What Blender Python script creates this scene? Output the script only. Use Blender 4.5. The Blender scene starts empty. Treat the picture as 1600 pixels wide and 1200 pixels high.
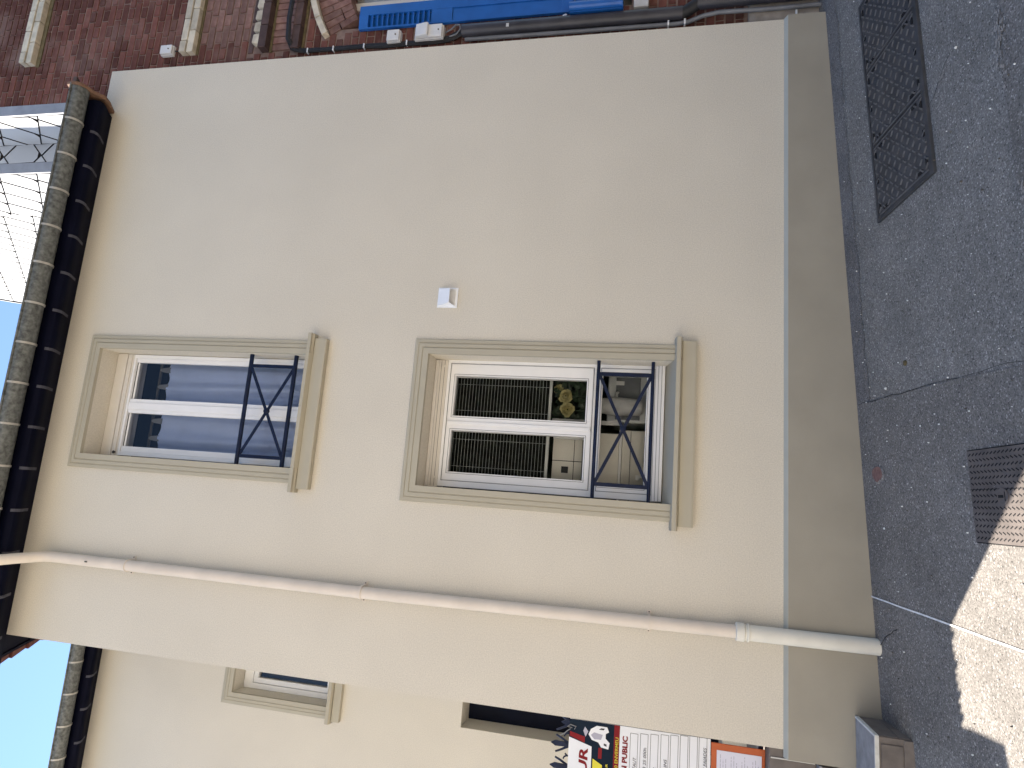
import bpy, bmesh, math, random
from mathutils import Vector, Matrix

random.seed(7)
S = bpy.context.scene
COL = S.collection
R = math.radians

# ------------------------------------------------------------------ camera
cam_d = bpy.data.cameras.new("camera"); cam = bpy.data.objects.new("camera", cam_d); COL.objects.link(cam)
PITCH, ROLL, YAW = 0.21277086, -0.03834425, -0.1812003
rot = (Matrix.Rotation(YAW, 3, 'Z') @ Matrix.Rotation(PITCH, 3, 'X') @ Matrix.Rotation(ROLL, 3, 'Y'))
ax, ay, az = rot.col[0].copy(), rot.col[1].copy(), rot.col[2].copy()
# the photograph was taken with the phone turned on its side: picture-right is world-down
m = Matrix((( -az.x, ax.x, -ay.x, 0.0), (-az.y, ax.y, -ay.y, -4.3), (-az.z, ax.z, -ay.z, 1.55), (0, 0, 0, 1)))
cam.matrix_world = m
cam_d.sensor_fit = 'HORIZONTAL'; cam_d.sensor_width = 36.0; cam_d.lens = 22.5
cam_d.clip_start = 0.05; cam_d.clip_end = 500
S.camera = cam

# ------------------------------------------------------------------ sky, sun, exposure
SUN_EL = R(53.0)
SUN_H = Vector((-0.734, 0.680))                       # towards the sun, on the ground
SUN_AZ = math.atan2(SUN_H.x, SUN_H.y)
w = bpy.data.worlds.new("World"); S.world = w; w.use_nodes = True
nt = w.node_tree; bg = nt.nodes["Background"]
sky = nt.nodes.new("ShaderNodeTexSky"); sky.sky_type = 'NISHITA'; sky.sun_disc = False
sky.sun_elevation = SUN_EL; sky.sun_rotation = SUN_AZ; sky.altitude = 50; sky.air_density = 1.0; sky.dust_density = 0.0; sky.ozone_density = 1.6
nt.links.new(sky.outputs[0], bg.inputs[0]); bg.inputs[1].default_value = 0.058
sun_d = bpy.data.lights.new("sun", 'SUN'); sun_d.energy = 3.1; sun_d.angle = R(0.5); sun_d.color = (1.0, 0.905, 0.785)
sun = bpy.data.objects.new("sun", sun_d); COL.objects.link(sun)
sd = Vector((SUN_H.x * math.cos(SUN_EL), SUN_H.y * math.cos(SUN_EL), math.sin(SUN_EL)))
sun.rotation_euler = sd.to_track_quat('Z', 'Y').to_euler()
sun.location = (-10, 10, 20)
vs = S.view_settings; vs.view_transform = 'Standard'; vs.look = 'None'; vs.exposure = 2.56; vs.gamma = 1.0
vs.use_curve_mapping = False
S.cycles.max_bounces = 8; S.cycles.transparent_max_bounces = 12

# ------------------------------------------------------------------ materials
def mat(name, col, rough=0.7, var=0.0, scale=8.0, bump=0.0, bscale=60.0, metal=0.0, rnd=0.0, spec=0.4, col2=None, detail=4.0, dist=0.004):
    mt = bpy.data.materials.new(name); mt.use_nodes = True
    n = mt.node_tree.nodes; l = mt.node_tree.links; p = n["Principled BSDF"]
    p.inputs["Roughness"].default_value = rough; p.inputs["Metallic"].default_value = metal
    p.inputs["Specular IOR Level"].default_value = spec
    c = (*col, 1)
    p.inputs["Base Color"].default_value = c
    tc = n.new("ShaderNodeTexCoord")
    out = None
    if var or col2:
        nz = n.new("ShaderNodeTexNoise"); nz.inputs["Scale"].default_value = scale; nz.inputs["Detail"].default_value = detail
        l.new(tc.outputs["Object"], nz.inputs["Vector"])
        mx = n.new("ShaderNodeMix"); mx.data_type = 'RGBA'
        a = col2 if col2 else tuple(x * (1 - var) for x in col); b = col if col2 else tuple(min(1, x * (1 + var)) for x in col)
        mx.inputs[6].default_value = (*a, 1); mx.inputs[7].default_value = (*b, 1)
        rp = n.new("ShaderNodeMapRange"); rp.inputs[1].default_value = 0.3; rp.inputs[2].default_value = 0.7
        l.new(nz.outputs[0], rp.inputs[0]); l.new(rp.outputs[0], mx.inputs[0]); out = mx.outputs[2]
    if rnd:
        oi = n.new("ShaderNodeObjectInfo"); hs = n.new("ShaderNodeHueSaturation")
        mr = n.new("ShaderNodeMapRange"); mr.inputs[3].default_value = 1 - rnd; mr.inputs[4].default_value = 1 + rnd
        l.new(oi.outputs["Random"], mr.inputs[0]); l.new(mr.outputs[0], hs.inputs["Value"])
        if out: l.new(out, hs.inputs["Color"])
        else: hs.inputs["Color"].default_value = c
        out = hs.outputs[0]
    if out: l.new(out, p.inputs["Base Color"])
    if bump:
        nb = n.new("ShaderNodeTexNoise"); nb.inputs["Scale"].default_value = bscale; nb.inputs["Detail"].default_value = 3
        l.new(tc.outputs["Object"], nb.inputs["Vector"])
        bp = n.new("ShaderNodeBump"); bp.inputs["Strength"].default_value = bump; bp.inputs["Distance"].default_value = dist
        l.new(nb.outputs[0], bp.inputs["Height"]); l.new(bp.outputs[0], p.inputs["Normal"])
    return mt

def N(mt): return mt.node_tree.nodes, mt.node_tree.links, mt.node_tree.nodes["Principled BSDF"]

def plaster(name, col):
    mt = mat(name, col, rough=0.9, var=0.035, scale=1.3, bump=0.35, bscale=260, spec=0.2, dist=0.003, detail=6)
    n, l, p = N(mt)
    # faint speckle of a fine float finish
    src = p.inputs["Base Color"].links[0].from_socket
    tc = n.new("ShaderNodeTexCoord"); nz = n.new("ShaderNodeTexNoise"); nz.inputs["Scale"].default_value = 130; nz.inputs["Detail"].default_value = 2
    l.new(tc.outputs["Object"], nz.inputs["Vector"])
    mr = n.new("ShaderNodeMapRange"); mr.inputs[1].default_value = .3; mr.inputs[2].default_value = .7; mr.inputs[3].default_value = .90; mr.inputs[4].default_value = 1.10
    l.new(nz.outputs[0], mr.inputs[0])
    hs = n.new("ShaderNodeHueSaturation"); l.new(mr.outputs[0], hs.inputs["Value"]); l.new(src, hs.inputs["Color"]); l.new(hs.outputs[0], p.inputs["Base Color"])
    return mt

def asphalt(name, base, light, warm=0.0):
    mt = bpy.data.materials.new(name); mt.use_nodes = True
    n, l, p = N(mt); p.inputs["Roughness"].default_value = 0.85; p.inputs["Specular IOR Level"].default_value = 0.35
    tc = n.new("ShaderNodeTexCoord")
    vo = n.new("ShaderNodeTexVoronoi"); vo.inputs["Scale"].default_value = 165; l.new(tc.outputs["Object"], vo.inputs["Vector"])
    sep = n.new("ShaderNodeSeparateColor"); l.new(vo.outputs["Color"], sep.inputs[0])
    cr = n.new("ShaderNodeValToRGB"); e = cr.color_ramp.elements
    e[0].position = 0; e[0].color = (*[x * .35 for x in base], 1); e[1].position = 1; e[1].color = (*light, 1)
    for pos, k in ((.08, .75), (.4, .92), (.75, 1.1), (.95, 1.5)):
        q = cr.color_ramp.elements.new(pos); q.color = (*[x * k for x in base], 1)
    l.new(sep.outputs[0], cr.inputs[0])
    # wear: slow blotches
    nz = n.new("ShaderNodeTexNoise"); nz.inputs["Scale"].default_value = 3.2; nz.inputs["Detail"].default_value = 7; nz.inputs["Roughness"].default_value = .65
    l.new(tc.outputs["Object"], nz.inputs["Vector"])
    mr = n.new("ShaderNodeMapRange"); mr.inputs[1].default_value = .3; mr.inputs[2].default_value = .72; mr.inputs[3].default_value = .80; mr.inputs[4].default_value = 1.2
    l.new(nz.outputs[0], mr.inputs[0])
    hs = n.new("ShaderNodeHueSaturation"); l.new(mr.outputs[0], hs.inputs["Value"]); l.new(cr.outputs[0], hs.inputs["Color"])
    l.new(hs.outputs[0], p.inputs["Base Color"])
    nb = n.new("ShaderNodeTexNoise"); nb.inputs["Scale"].default_value = 130; nb.inputs["Detail"].default_value = 2; l.new(tc.outputs["Object"], nb.inputs["Vector"])
    ad = n.new("ShaderNodeMath"); ad.operation = 'ADD'; l.new(nb.outputs[0], ad.inputs[0])
    vm = n.new("ShaderNodeMath"); vm.operation = 'MULTIPLY'; vm.inputs[1].default_value = -25.0; vd = vo.outputs["Distance"]; l.new(vd, vm.inputs[0])
    vc = n.new("ShaderNodeMath"); vc.operation = 'MULTIPLY'; vc.inputs[1].default_value = 0.6; l.new(vd, vc.inputs[0])
    sb = n.new("ShaderNodeMath"); sb.operation = 'SUBTRACT'; l.new(ad.outputs[0], sb.inputs[0]); l.new(vc.outputs[0], sb.inputs[1])
    bp = n.new("ShaderNodeBump"); bp.inputs["Strength"].default_value = 0.5; bp.inputs["Distance"].default_value = 0.003
    l.new(sb.outputs[0], bp.inputs["Height"]); l.new(bp.outputs[0], p.inputs["Normal"])
    return mt

def glass(name, tint=(0.97, 0.98, 0.98), k=1.7):
    mt = bpy.data.materials.new(name); mt.use_nodes = True
    n = mt.node_tree.nodes; l = mt.node_tree.links; n.remove(n["Principled BSDF"]); o = n["Material Output"]
    tr = n.new("ShaderNodeBsdfTransparent"); tr.inputs[0].default_value = (*tint, 1)
    gl = n.new("ShaderNodeBsdfGlossy"); gl.inputs["Roughness"].default_value = 0.0
    fr = n.new("ShaderNodeFresnel"); fr.inputs[0].default_value = 1.5
    mu = n.new("ShaderNodeMath"); mu.operation = 'MULTIPLY'; mu.inputs[1].default_value = k; mu.use_clamp = True
    mx = n.new("ShaderNodeMixShader")
    l.new(fr.outputs[0], mu.inputs[0]); l.new(mu.outputs[0], mx.inputs[0]); l.new(tr.outputs[0], mx.inputs[1]); l.new(gl.outputs[0], mx.inputs[2]); l.new(mx.outputs[0], o.inputs[0])
    return mt

M = {}
M['plaster'] = plaster("beige_plaster", (0.60, 0.556, 0.472))
M['trim'] = mat("greige_trim", (0.405, 0.37, 0.288), rough=0.75, var=.03, scale=5, bump=.1, bscale=200)
M['plinth'] = mat("plinth_paint", (0.318, 0.293, 0.240), rough=0.8, var=.06, scale=3, bump=.25, bscale=150)
M['plinth_cap'] = mat("plinth_cap_paint", (0.42, 0.42, 0.37), rough=0.8, var=.05, scale=6, bump=.2, bscale=120)
M['navy'] = mat("navy_paint", (0.0030, 0.0038, 0.012), rough=0.6, var=.25, scale=4, bump=.05, bscale=40, spec=.05)
M['navy_strip'] = mat("navy_strip_dusty", (0.058, 0.059, 0.078), rough=0.9, var=.2, scale=30)
M['zinc'] = mat("weathered_zinc", (0.125, 0.13, 0.122), rough=0.6, var=.5, scale=34, metal=0.35, bump=.08, bscale=30, detail=8)
M['zinc_light'] = mat("gutter_bracket_zinc", (0.42, 0.40, 0.36), rough=0.5, var=.2, scale=25, metal=0.3)
M['pvc'] = mat("white_pvc", (0.80, 0.80, 0.80), rough=0.35, var=.02, scale=10)
M['cream_pvc'] = mat("cream_shutter_box", (0.62, 0.585, 0.53), rough=0.45, var=.03, scale=10)
M['seal'] = mat('grey_seal', (0.22, 0.22, 0.23), rough=.7, var=.1, scale=9)
M['gasket'] = mat("black_gasket", (0.02, 0.02, 0.022), rough=0.6, var=.2, scale=10)
M['iron'] = mat("navy_iron", (0.006, 0.012, 0.036), rough=0.5, spec=.2, var=.3, scale=20, bump=.1, bscale=90)
M['pipe'] = mat("painted_pipe", (0.64, 0.565, 0.48), rough=0.55, var=.06, scale=7, bump=.05, bscale=40)
M['pipe_low'] = mat("pale_cast_pipe", (0.66, 0.635, 0.56), rough=0.55, var=.06, scale=7, bump=.1, bscale=60)
M['white_plastic'] = mat("white_plastic", (0.80, 0.82, 0.85), rough=0.4, var=.03, scale=9)
M['appliance'] = mat('appliance_enamel', (0.72, 0.74, 0.74), rough=.4, var=.05, scale=6)
M['grey_plastic'] = mat("grey_box_plastic", (0.62, 0.62, 0.62), rough=0.5, var=.06, scale=14)
M['dark_slot'] = mat("dark_slot", (0.09, 0.08, 0.065), rough=0.8, var=.1, scale=20)
M['mortar'] = mat("mortar", (0.21, 0.145, 0.12), rough=0.95, var=.25, scale=14, bump=.5, bscale=120)
M['cream_brick'] = mat("cream_brick", (0.50, 0.45, 0.36), rough=0.9, var=.2, scale=14, bump=.4, bscale=110, rnd=.18)
M['dark_brick'] = mat("dark_brown_brick", (0.07, 0.042, 0.038), rough=0.8, var=.3, scale=14, bump=.4, bscale=110, rnd=.3)
M['pink_brick'] = mat("washed_pink_brick", (0.24, 0.145, 0.12), rough=0.95, col2=(0.145, 0.07, 0.06), scale=16, bump=.5, bscale=110, rnd=.25)
M['olive'] = mat("olive_shadow_and_rust", (0.12, 0.095, 0.05), rough=0.95, var=.3, scale=16, bump=.4, bscale=90)  # shadow under projecting courses put into the colour; also the rusty stud
M['concrete'] = mat("rough_concrete", (0.30, 0.275, 0.25), rough=0.95, var=.25, scale=10, bump=.6, bscale=60)
M['stone_sill'] = mat("grey_stone", (0.48, 0.48, 0.48), rough=0.85, var=.12, scale=14, bump=.3, bscale=90)
M['blue'] = mat("blue_gloss_paint", (0.012, 0.10, 0.36), rough=0.35, var=.12, scale=8, bump=.06, bscale=60)
M['black_pvc'] = mat("dark_grey_conduit", (0.035, 0.034, 0.042), rough=0.42, var=.3, scale=6, bump=.05, bscale=40)
M['grey_pvc'] = mat("mid_grey_conduit", (0.16, 0.17, 0.19), rough=0.45, var=.2, scale=8)
M['cable'] = mat("black_cable", (0.015, 0.014, 0.015), rough=0.6, var=.3, scale=20)
M['slate'] = mat("white_fibre_slate", (0.43, 0.44, 0.455), rough=0.85, var=.05, scale=3, rnd=.04, spec=.2)
M['slate_back'] = mat("slate_joint_edge_shade", (0.022, 0.022, 0.026), rough=0.9, var=.2, scale=9)  # joint backing, and the shade of slate edges put into the colour
M['flashing'] = mat("grey_flashing", (0.25, 0.265, 0.30), rough=0.6, var=.12, scale=9)
M['terracotta'] = mat("terracotta_tile", (0.115, 0.038, 0.028), rough=0.85, var=.25, scale=14, bump=.3, bscale=70, rnd=.15)
M['roof_tile'] = mat("darkened_roof_tile", (0.085, 0.06, 0.05), rough=0.9, var=.3, scale=14, bump=.3, bscale=70)  # roof darkened to cut red bounce onto the slates
M['pale_tile'] = mat("weathered_pale_tile", (0.17, 0.095, 0.06), rough=0.85, var=.3, scale=24, bump=.3, bscale=70)
M['tread'] = mat("worn_tread", (0.105, 0.107, 0.115), rough=0.5, var=.3, scale=30, metal=.3)
M['cast'] = mat("dark_cast_iron", (0.052, 0.054, 0.060), rough=0.6, var=.3, scale=12, bump=.25, bscale=150, metal=.2)
M['cast_dark'] = mat("recess_black", (0.006, 0.006, 0.007), rough=0.9, var=.2, scale=20)  # near-black for slots, slits, gaps and cracks
M['plate'] = mat("worn_concrete_plate", (0.10, 0.085, 0.078), rough=0.8, var=.25, scale=9, bump=.4, bscale=150)
M['white_line'] = mat("white_seam_paint", (0.70, 0.70, 0.68), rough=0.8, var=.15, scale=40)
M['rust'] = mat("reddish_stone_chip", (0.20, 0.11, 0.095), rough=0.9, var=.25, scale=60, bump=.4, bscale=150)
M['step'] = mat("grey_brown_paving_stone", (0.15, 0.13, 0.117), rough=0.7, var=.2, scale=12, bump=.3, bscale=60, rnd=.1)
M['step_top'] = mat("sky_tinted_slab", (0.27, 0.27, 0.28), rough=0.65, var=.2, scale=14, bump=.25, bscale=60)  # tread tops: bluish sky light put into the colour
M['step_edge'] = mat("pale_cement_edge", (0.62, 0.61, 0.57), rough=0.85, var=.12, scale=30)
M['curtain'] = mat("blue_voile", (0.44, 0.52, 0.74), rough=0.9, var=.05, scale=5)
M['curtain_head'] = mat("curtain_lining", (0.20, 0.20, 0.20), rough=0.9, var=.1, scale=9)
M['blind'] = mat("aluminium_slat", (0.52, 0.54, 0.52), rough=0.5, var=.05, scale=9)
M['room_dark'] = mat("unlit_room_tone", (0.03, 0.03, 0.03), rough=0.9, var=.05, scale=2)  # near-black so the room looks unlit, gloom put into the colour
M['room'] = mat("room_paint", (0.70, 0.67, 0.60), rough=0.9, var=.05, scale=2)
M['ceiling'] = mat("unlit_room_black", (0.022, 0.02, 0.019), rough=0.9, var=.2, scale=3)  # darkness of unlit rooms put into the colour
M['floorboard'] = mat("wood_floor", (0.06, 0.045, 0.032), rough=0.6, var=.2, scale=5)  # boards darkened too, part of the unlit look
M['rose'] = mat("yellow_petal", (0.36, 0.32, 0.14), rough=0.7, var=.2, scale=40, rnd=.12)
M['leaf'] = mat("dark_leaf", (0.018, 0.04, 0.016), rough=0.6, var=.4, scale=20, rnd=.3)
M['hedge'] = mat("hedge_leaf", (0.016, 0.026, 0.011), rough=0.6, var=.5, scale=2.5)
M['glass'] = glass("window_glass", k=1.5)
M['glass_up'] = glass("window_glass_upper", k=1.0)
M['banner_white'] = mat("banner_white", (0.70, 0.72, 0.76), rough=0.5, var=.02, scale=5)
M['banner_navy'] = mat("banner_navy_print", (0.008, 0.016, 0.03), rough=0.75, spec=.1, var=.1, scale=5)
M['banner_red'] = mat("banner_red_print", (0.20, 0.014, 0.018), rough=0.7, spec=.15, var=.05, scale=5)
M['banner_yellow'] = mat("banner_yellow_print", (0.62, 0.56, 0.03), rough=0.45, var=.05, scale=5)
M['ink'] = mat("dark_ink", (0.03, 0.03, 0.04), rough=0.6, var=.1, scale=5)
M['pale_ink'] = mat("grey_print", (0.36, 0.36, 0.44), rough=0.6, var=.1, scale=5)
M['orange'] = mat("orange_board", (0.42, 0.085, 0.018), rough=0.5, var=.08, scale=8)
M['paper'] = mat("paper", (0.62, 0.62, 0.72), rough=0.8, var=.02, scale=5)
M['door'] = mat("dark_navy_door", (0.005, 0.007, 0.017), spec=.1, rough=0.6, var=.2, scale=5)
M['asphalt'] = asphalt("asphalt_pavement", (0.184, 0.174, 0.160), (0.43, 0.41, 0.385))
M['asphalt_old'] = asphalt("asphalt_trench_patch", (0.160, 0.149, 0.137), (0.40, 0.38, 0.355))
M['asphalt_strip'] = asphalt("asphalt_joint_strip", (0.156, 0.146, 0.138), (0.33, 0.31, 0.30))
M['asphalt_road'] = asphalt("pale_bounce_road", (0.24, 0.22, 0.195), (0.34, 0.32, 0.3))  # road tone lightened to bounce daylight
M['far_wall'] = mat("opposite_bounce_render", (0.82, 0.76, 0.665), rough=0.9, var=.05, scale=2)  # wall tone kept very pale to bounce daylight onto the facade
M['far_roof'] = mat("opposite_slate_roof", (0.07, 0.07, 0.08), rough=0.7, var=.2, scale=4)

# bricks: red, per-brick tint, pale bloom
def brick_mat():
    mt = mat("red_brick", (0.150, 0.064, 0.050), rough=0.95, spec=.15, col2=(0.10, 0.039, 0.033), scale=18, bump=.5, bscale=110, rnd=.38)
    n, l, p = N(mt); src = p.inputs["Base Color"].links[0].from_socket
    tc = n.new("ShaderNodeTexCoord"); geo = n.new("ShaderNodeNewGeometry"); nz = n.new("ShaderNodeTexNoise"); nz.inputs["Scale"].default_value = 2.6; nz.inputs["Detail"].default_value = 7
    l.new(geo.outputs["Position"], nz.inputs["Vector"])
    mr = n.new("ShaderNodeMapRange"); mr.inputs[1].default_value = .5; mr.inputs[2].default_value = .72; mr.inputs[4].default_value = .38; l.new(nz.outputs[0], mr.inputs[0])
    mx = n.new("ShaderNodeMix"); mx.data_type = 'RGBA'; mx.inputs[7].default_value = (0.34, 0.25, 0.22, 1)
    l.new(mr.outputs[0], mx.inputs[0]); l.new(src, mx.inputs[6]); l.new(mx.outputs[2], p.inputs["Base Color"])
    return mt
M['brick'] = brick_mat()

# ------------------------------------------------------------------ object helpers
def thing(name, label, cat, loc=(0, 0, 0), group=None):
    o = bpy.data.objects.new(name, None); COL.objects.link(o); o.location = loc; o.empty_display_size = .1
    tag(o, label, cat, group); return o
def tag(o, label=None, cat=None, group=None, kind=None):
    if label: o['label'] = label
    if cat: o['category'] = cat
    if group: o['group'] = group
    if kind: o['kind'] = kind
    return o
def base_world(o):
    v = Vector((0, 0, 0))
    while o is not None:
        v += o.location; o = o.parent
    return v

class MB:
    """collects verts/faces in world coordinates"""
    def __init__(s): s.v = []; s.f = []; s.mi = []
    def face(s, pts, mi=0):
        i = len(s.v); s.v += [tuple(p) for p in pts]; s.f.append(tuple(range(i, i + len(pts)))); s.mi.append(mi)
    def box(s, x0, x1, y0, y1, z0, z1, mi=0):
        i = len(s.v)
        s.v += [(x0, y0, z0), (x1, y0, z0), (x1, y1, z0), (x0, y1, z0), (x0, y0, z1), (x1, y0, z1), (x1, y1, z1), (x0, y1, z1)]
        for q in ((0, 3, 2, 1), (4, 5, 6, 7), (0, 1, 5, 4), (1, 2, 6, 5), (2, 3, 7, 6), (3, 0, 4, 7)):
            s.f.append(tuple(i + k for k in q)); s.mi.append(mi)
    def hexa(s, p, mi=0):            # 8 points: bottom quad, top quad
        i = len(s.v); s.v += [tuple(q) for q in p]
        for q in ((0, 3, 2, 1), (4, 5, 6, 7), (0, 1, 5, 4), (1, 2, 6, 5), (2, 3, 7, 6), (3, 0, 4, 7)):
            s.f.append(tuple(i + k for k in q)); s.mi.append(mi)
    def prism(s, poly, a, b, axis='x', mi=0):     # poly of 2D points, extruded along axis
        def P(u, t, c):
            return {'x': (c, u, t), 'y': (u, c, t), 'z': (u, t, c)}[axis]
        i = len(s.v); n = len(poly)
        s.v += [P(u, t, a) for u, t in poly] + [P(u, t, b) for u, t in poly]
        s.f.append(tuple(range(i + n - 1, i - 1, -1))); s.mi.append(mi)
        s.f.append(tuple(range(i + n, i + 2 * n))); s.mi.append(mi)
        for k in range(n):
            j = (k + 1) % n; s.f.append((i + k, i + j, i + n + j, i + n + k)); s.mi.append(mi)
    def tube(s, path, r, n=14, cap=True, mi=0):
        path = [Vector(p) for p in path]; rs = r if isinstance(r, (list, tuple)) else [r] * len(path)
        rings = []; up = None
        for k, p in enumerate(path):
            d = (path[min(k + 1, len(path) - 1)] - path[max(k - 1, 0)]).normalized()
            if up is None:
                up = Vector((0, 1, 0)) if abs(d.y) < .9 else Vector((1, 0, 0))
            u = (up - d * up.dot(d)).normalized(); up = u; v = d.cross(u)
            i = len(s.v); rings.append(i)
            for q in range(n):
                a = 2 * math.pi * q / n; s.v.append(tuple(p + (u * math.cos(a) + v * math.sin(a)) * rs[k]))
        for a, b in zip(rings, rings[1:]):
            for q in range(n):
                t = (q + 1) % n; s.f.append((a + q, a + t, b + t, b + q)); s.mi.append(mi)
        if cap:
            s.f.append(tuple(rings[0] + q for q in range(n - 1, -1, -1))); s.mi.append(mi)
            s.f.append(tuple(rings[-1] + q for q in range(n))); s.mi.append(mi)
    def sheet(s, grid, mi=0):
        i = len(s.v); nr = len(grid); nc = len(grid[0])
        for row in grid: s.v += [tuple(p) for p in row]
        for a in range(nr - 1):
            for b in range(nc - 1):
                s.f.append((i + a * nc + b, i + a * nc + b + 1, i + (a + 1) * nc + b + 1, i + (a + 1) * nc + b)); s.mi.append(mi)
    def build(s, name, m, parent=None, smooth=False, bevel=0, fix=True, origin=None):
        off = base_world(parent) if parent else Vector((0, 0, 0))
        org = Vector(origin) if origin is not None else off
        me = bpy.data.meshes.new(name); me.from_pydata([tuple(Vector(p) - org) for p in s.v], [], s.f)
        mats = m if isinstance(m, (list, tuple)) else [m]
        for q in mats: me.materials.append(M[q])
        if len(mats) > 1: me.polygons.foreach_set("material_index", s.mi)
        if fix or bevel:
            bm = bmesh.new(); bm.from_mesh(me)
            if bevel:
                bmesh.ops.remove_doubles(bm, verts=bm.verts, dist=1e-5)
                ed = [e for e in bm.edges if len(e.link_faces) == 2 and e.calc_face_angle(0) > .5]
                bmesh.ops.bevel(bm, geom=ed, offset=bevel, segments=2, affect='EDGES', profile=.5, clamp_overlap=True)
            if fix: bmesh.ops.recalc_face_normals(bm, faces=bm.faces)
            bm.to_mesh(me); bm.free()
        if smooth:
            me.polygons.foreach_set("use_smooth", [True] * len(me.polygons))
            try: me.set_sharp_from_angle(angle=R(40))
            except Exception: pass
        o = bpy.data.objects.new(name, me); COL.objects.link(o)
        if parent: o.parent = parent
        o.location = org - off
        return o

def copy_part(src, loc, parent, rz=None, scale=None):
    o = src.copy(); COL.objects.link(o); o.parent = parent; o.location = Vector(loc) - base_world(parent)
    if scale: o.scale = scale
    return o

def text_mesh(body, x, z, h, y, m, parent, width=None, shear=0.0, bold=0.0, align='LEFT', name='lettering'):
    """flat lettering lying in a plane facing -y; x,z is the lower-left (or lower-right) corner"""
    cu = bpy.data.curves.new(name, 'FONT'); cu.body = body; cu.size = 1; cu.shear = shear; cu.offset = bold; cu.fill_mode = 'FRONT'; cu.resolution_u = 3
    t = bpy.data.objects.new(name, cu); COL.objects.link(t)
    dg = bpy.context.evaluated_depsgraph_get(); dg.update()
    me = bpy.data.meshes.new_from_object(t.evaluated_get(dg)); bpy.data.objects.remove(t); bpy.data.curves.remove(cu)
    xs = [v.co.x for v in me.vertices]; ys = [v.co.y for v in me.vertices]
    x0, x1, y0, y1 = min(xs), max(xs), min(ys), max(ys)
    sz = h / max(1e-6, y1 - y0); sx = (width / (x1 - x0)) if width else sz
    off = base_world(parent)
    for v in me.vertices:
        px = (v.co.x - x0) * sx; pz = (v.co.y - y0) * sz
        if align == 'RIGHT': px -= (x1 - x0) * sx
        v.co = Vector((x + px, y, z + pz)) - off
    me.materials.clear(); me.materials.append(M[m])
    o = bpy.data.objects.new(name, me); COL.objects.link(o); o.parent = parent
    return o

def wall_mb(x0, x1, z0, z1, y0, y1, openings):
    """wall between planes y0 (front) and y1 with rectangular openings (x0,x1,z0,z1)"""
    b = MB()
    xs = sorted({x0, x1, *[o[0] for o in openings], *[o[1] for o in openings]}); zs = sorted({z0, z1, *[o[2] for o in openings], *[o[3] for o in openings]})
    xs = [x for x in xs if x0 <= x <= x1]; zs = [z for z in zs if z0 <= z <= z1]
    def hole(a, c): return any(o[0] - 1e-6 <= a and a < o[1] - 1e-6 and o[2] - 1e-6 <= c and c < o[3] - 1e-6 for o in openings)
    nx, nz = len(xs) - 1, len(zs) - 1
    solid = [[not hole(xs[i], zs[k]) for k in range(nz)] for i in range(nx)]
    def sol(i, k): return 0 <= i < nx and 0 <= k < nz and solid[i][k]
    for i in range(nx):
        for k in range(nz):
            if not solid[i][k]: continue
            a, c, p, q = xs[i], xs[i + 1], zs[k], zs[k + 1]
            b.face([(a, y0, p), (c, y0, p), (c, y0, q), (a, y0, q)]); b.face([(a, y1, q), (c, y1, q), (c, y1, p), (a, y1, p)])
            if not sol(i - 1, k): b.face([(a, y0, q), (a, y1, q), (a, y1, p), (a, y0, p)])
            if not sol(i + 1, k): b.face([(c, y0, p), (c, y1, p), (c, y1, q), (c, y0, q)])
            if not sol(i, k - 1): b.face([(a, y0, p), (a, y1, p), (c, y1, p), (c, y0, p)])
            if not sol(i, k + 1): b.face([(c, y0, q), (c, y1, q), (a, y1, q), (a, y0, q)])
    return b

# ------------------------------------------------------------------ ground
SX, SY, Z0 = 0.055, 0.1134, 0.258
def gz(x, y):
    if y > 0.4: return Z0 + SX * x + SY * 0.4
    if y >= -2.6: return Z0 + SX * x + SY * y
    return Z0 + SX * x - SY * 2.6
def ground_sheet(name, m, xs, ys, lift=0.0, zf=None, kind='structure'):
    b = MB(); zf = zf or gz
    b.sheet([[(x, y, zf(x, y) + lift) for x in xs] for y in ys])
    o = b.build(name, m, fix=False); tag(o, kind=kind); return o
XS = [-90, -30, -10, -4, -2, 0, 2, 4, 10, 30, 90]
ground_sheet("pavement", 'asphalt', XS, [0.4, -0.5, -1.5, -2.6][::-1])
ground_sheet("yard_ground", 'asphalt', XS, [0.4, 3, 12, 90])
b = MB()
b.sheet([[(x, y, Z0 + SX * x + z) for x in XS] for y, z in ((-2.72, -.40), (-2.71, -SY * 2.6 + .002), (-2.6, -SY * 2.6 + .003))])
kerb = tag(b.build("kerb", 'stone_sill', fix=False), kind='structure')
ground_sheet("road", 'asphalt_road', XS, [-9.5, -6, -2.72], zf=lambda x, y: Z0 + SX * x - .295 - .125 + .0 * y)
ground_sheet("far_pavement", 'asphalt_road', XS, [-90, -30, -13, -9.5], zf=lambda x, y: Z0 + SX * x - .295 + .0 * y)
# patches of other asphalt, each a thin sheet on the one below
def patch(name, m, pts, lift):
    b = MB(); b.face([(x, y, gz(x, y) + lift) for x, y in pts]); return tag(b.build(name, m, fix=False), kind='structure')
patch("trench_patch", 'asphalt_old', [(-1.0, -2.55), (0.655, -2.55), (0.668, -1.5), (0.690, -1.1), (0.704, -.93), (0.712, -.5), (0.731, -.062), (-1.0, -.062)], .004)
def edge_noise(a, bb, y, n, amp):
    return [(a + (bb - a) * k / n, y + random.uniform(-amp, amp)) for k in range(n + 1)]
patch("wall_joint_strip", 'asphalt_strip', [(3.6, -.03), (-1.06, -.03)] + edge_noise(-1.06, 3.6, -.20, 60, .02), .0028)
patch("trench_crossing_patch", 'asphalt_old', [(3.4, -2.5), (1.3, -2.5)] + [(1.3 + (2.1) * k / 20, -1.60 + random.uniform(-.012, .012) - .03 * (k / 20)) for k in range(21)], .004)
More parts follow.
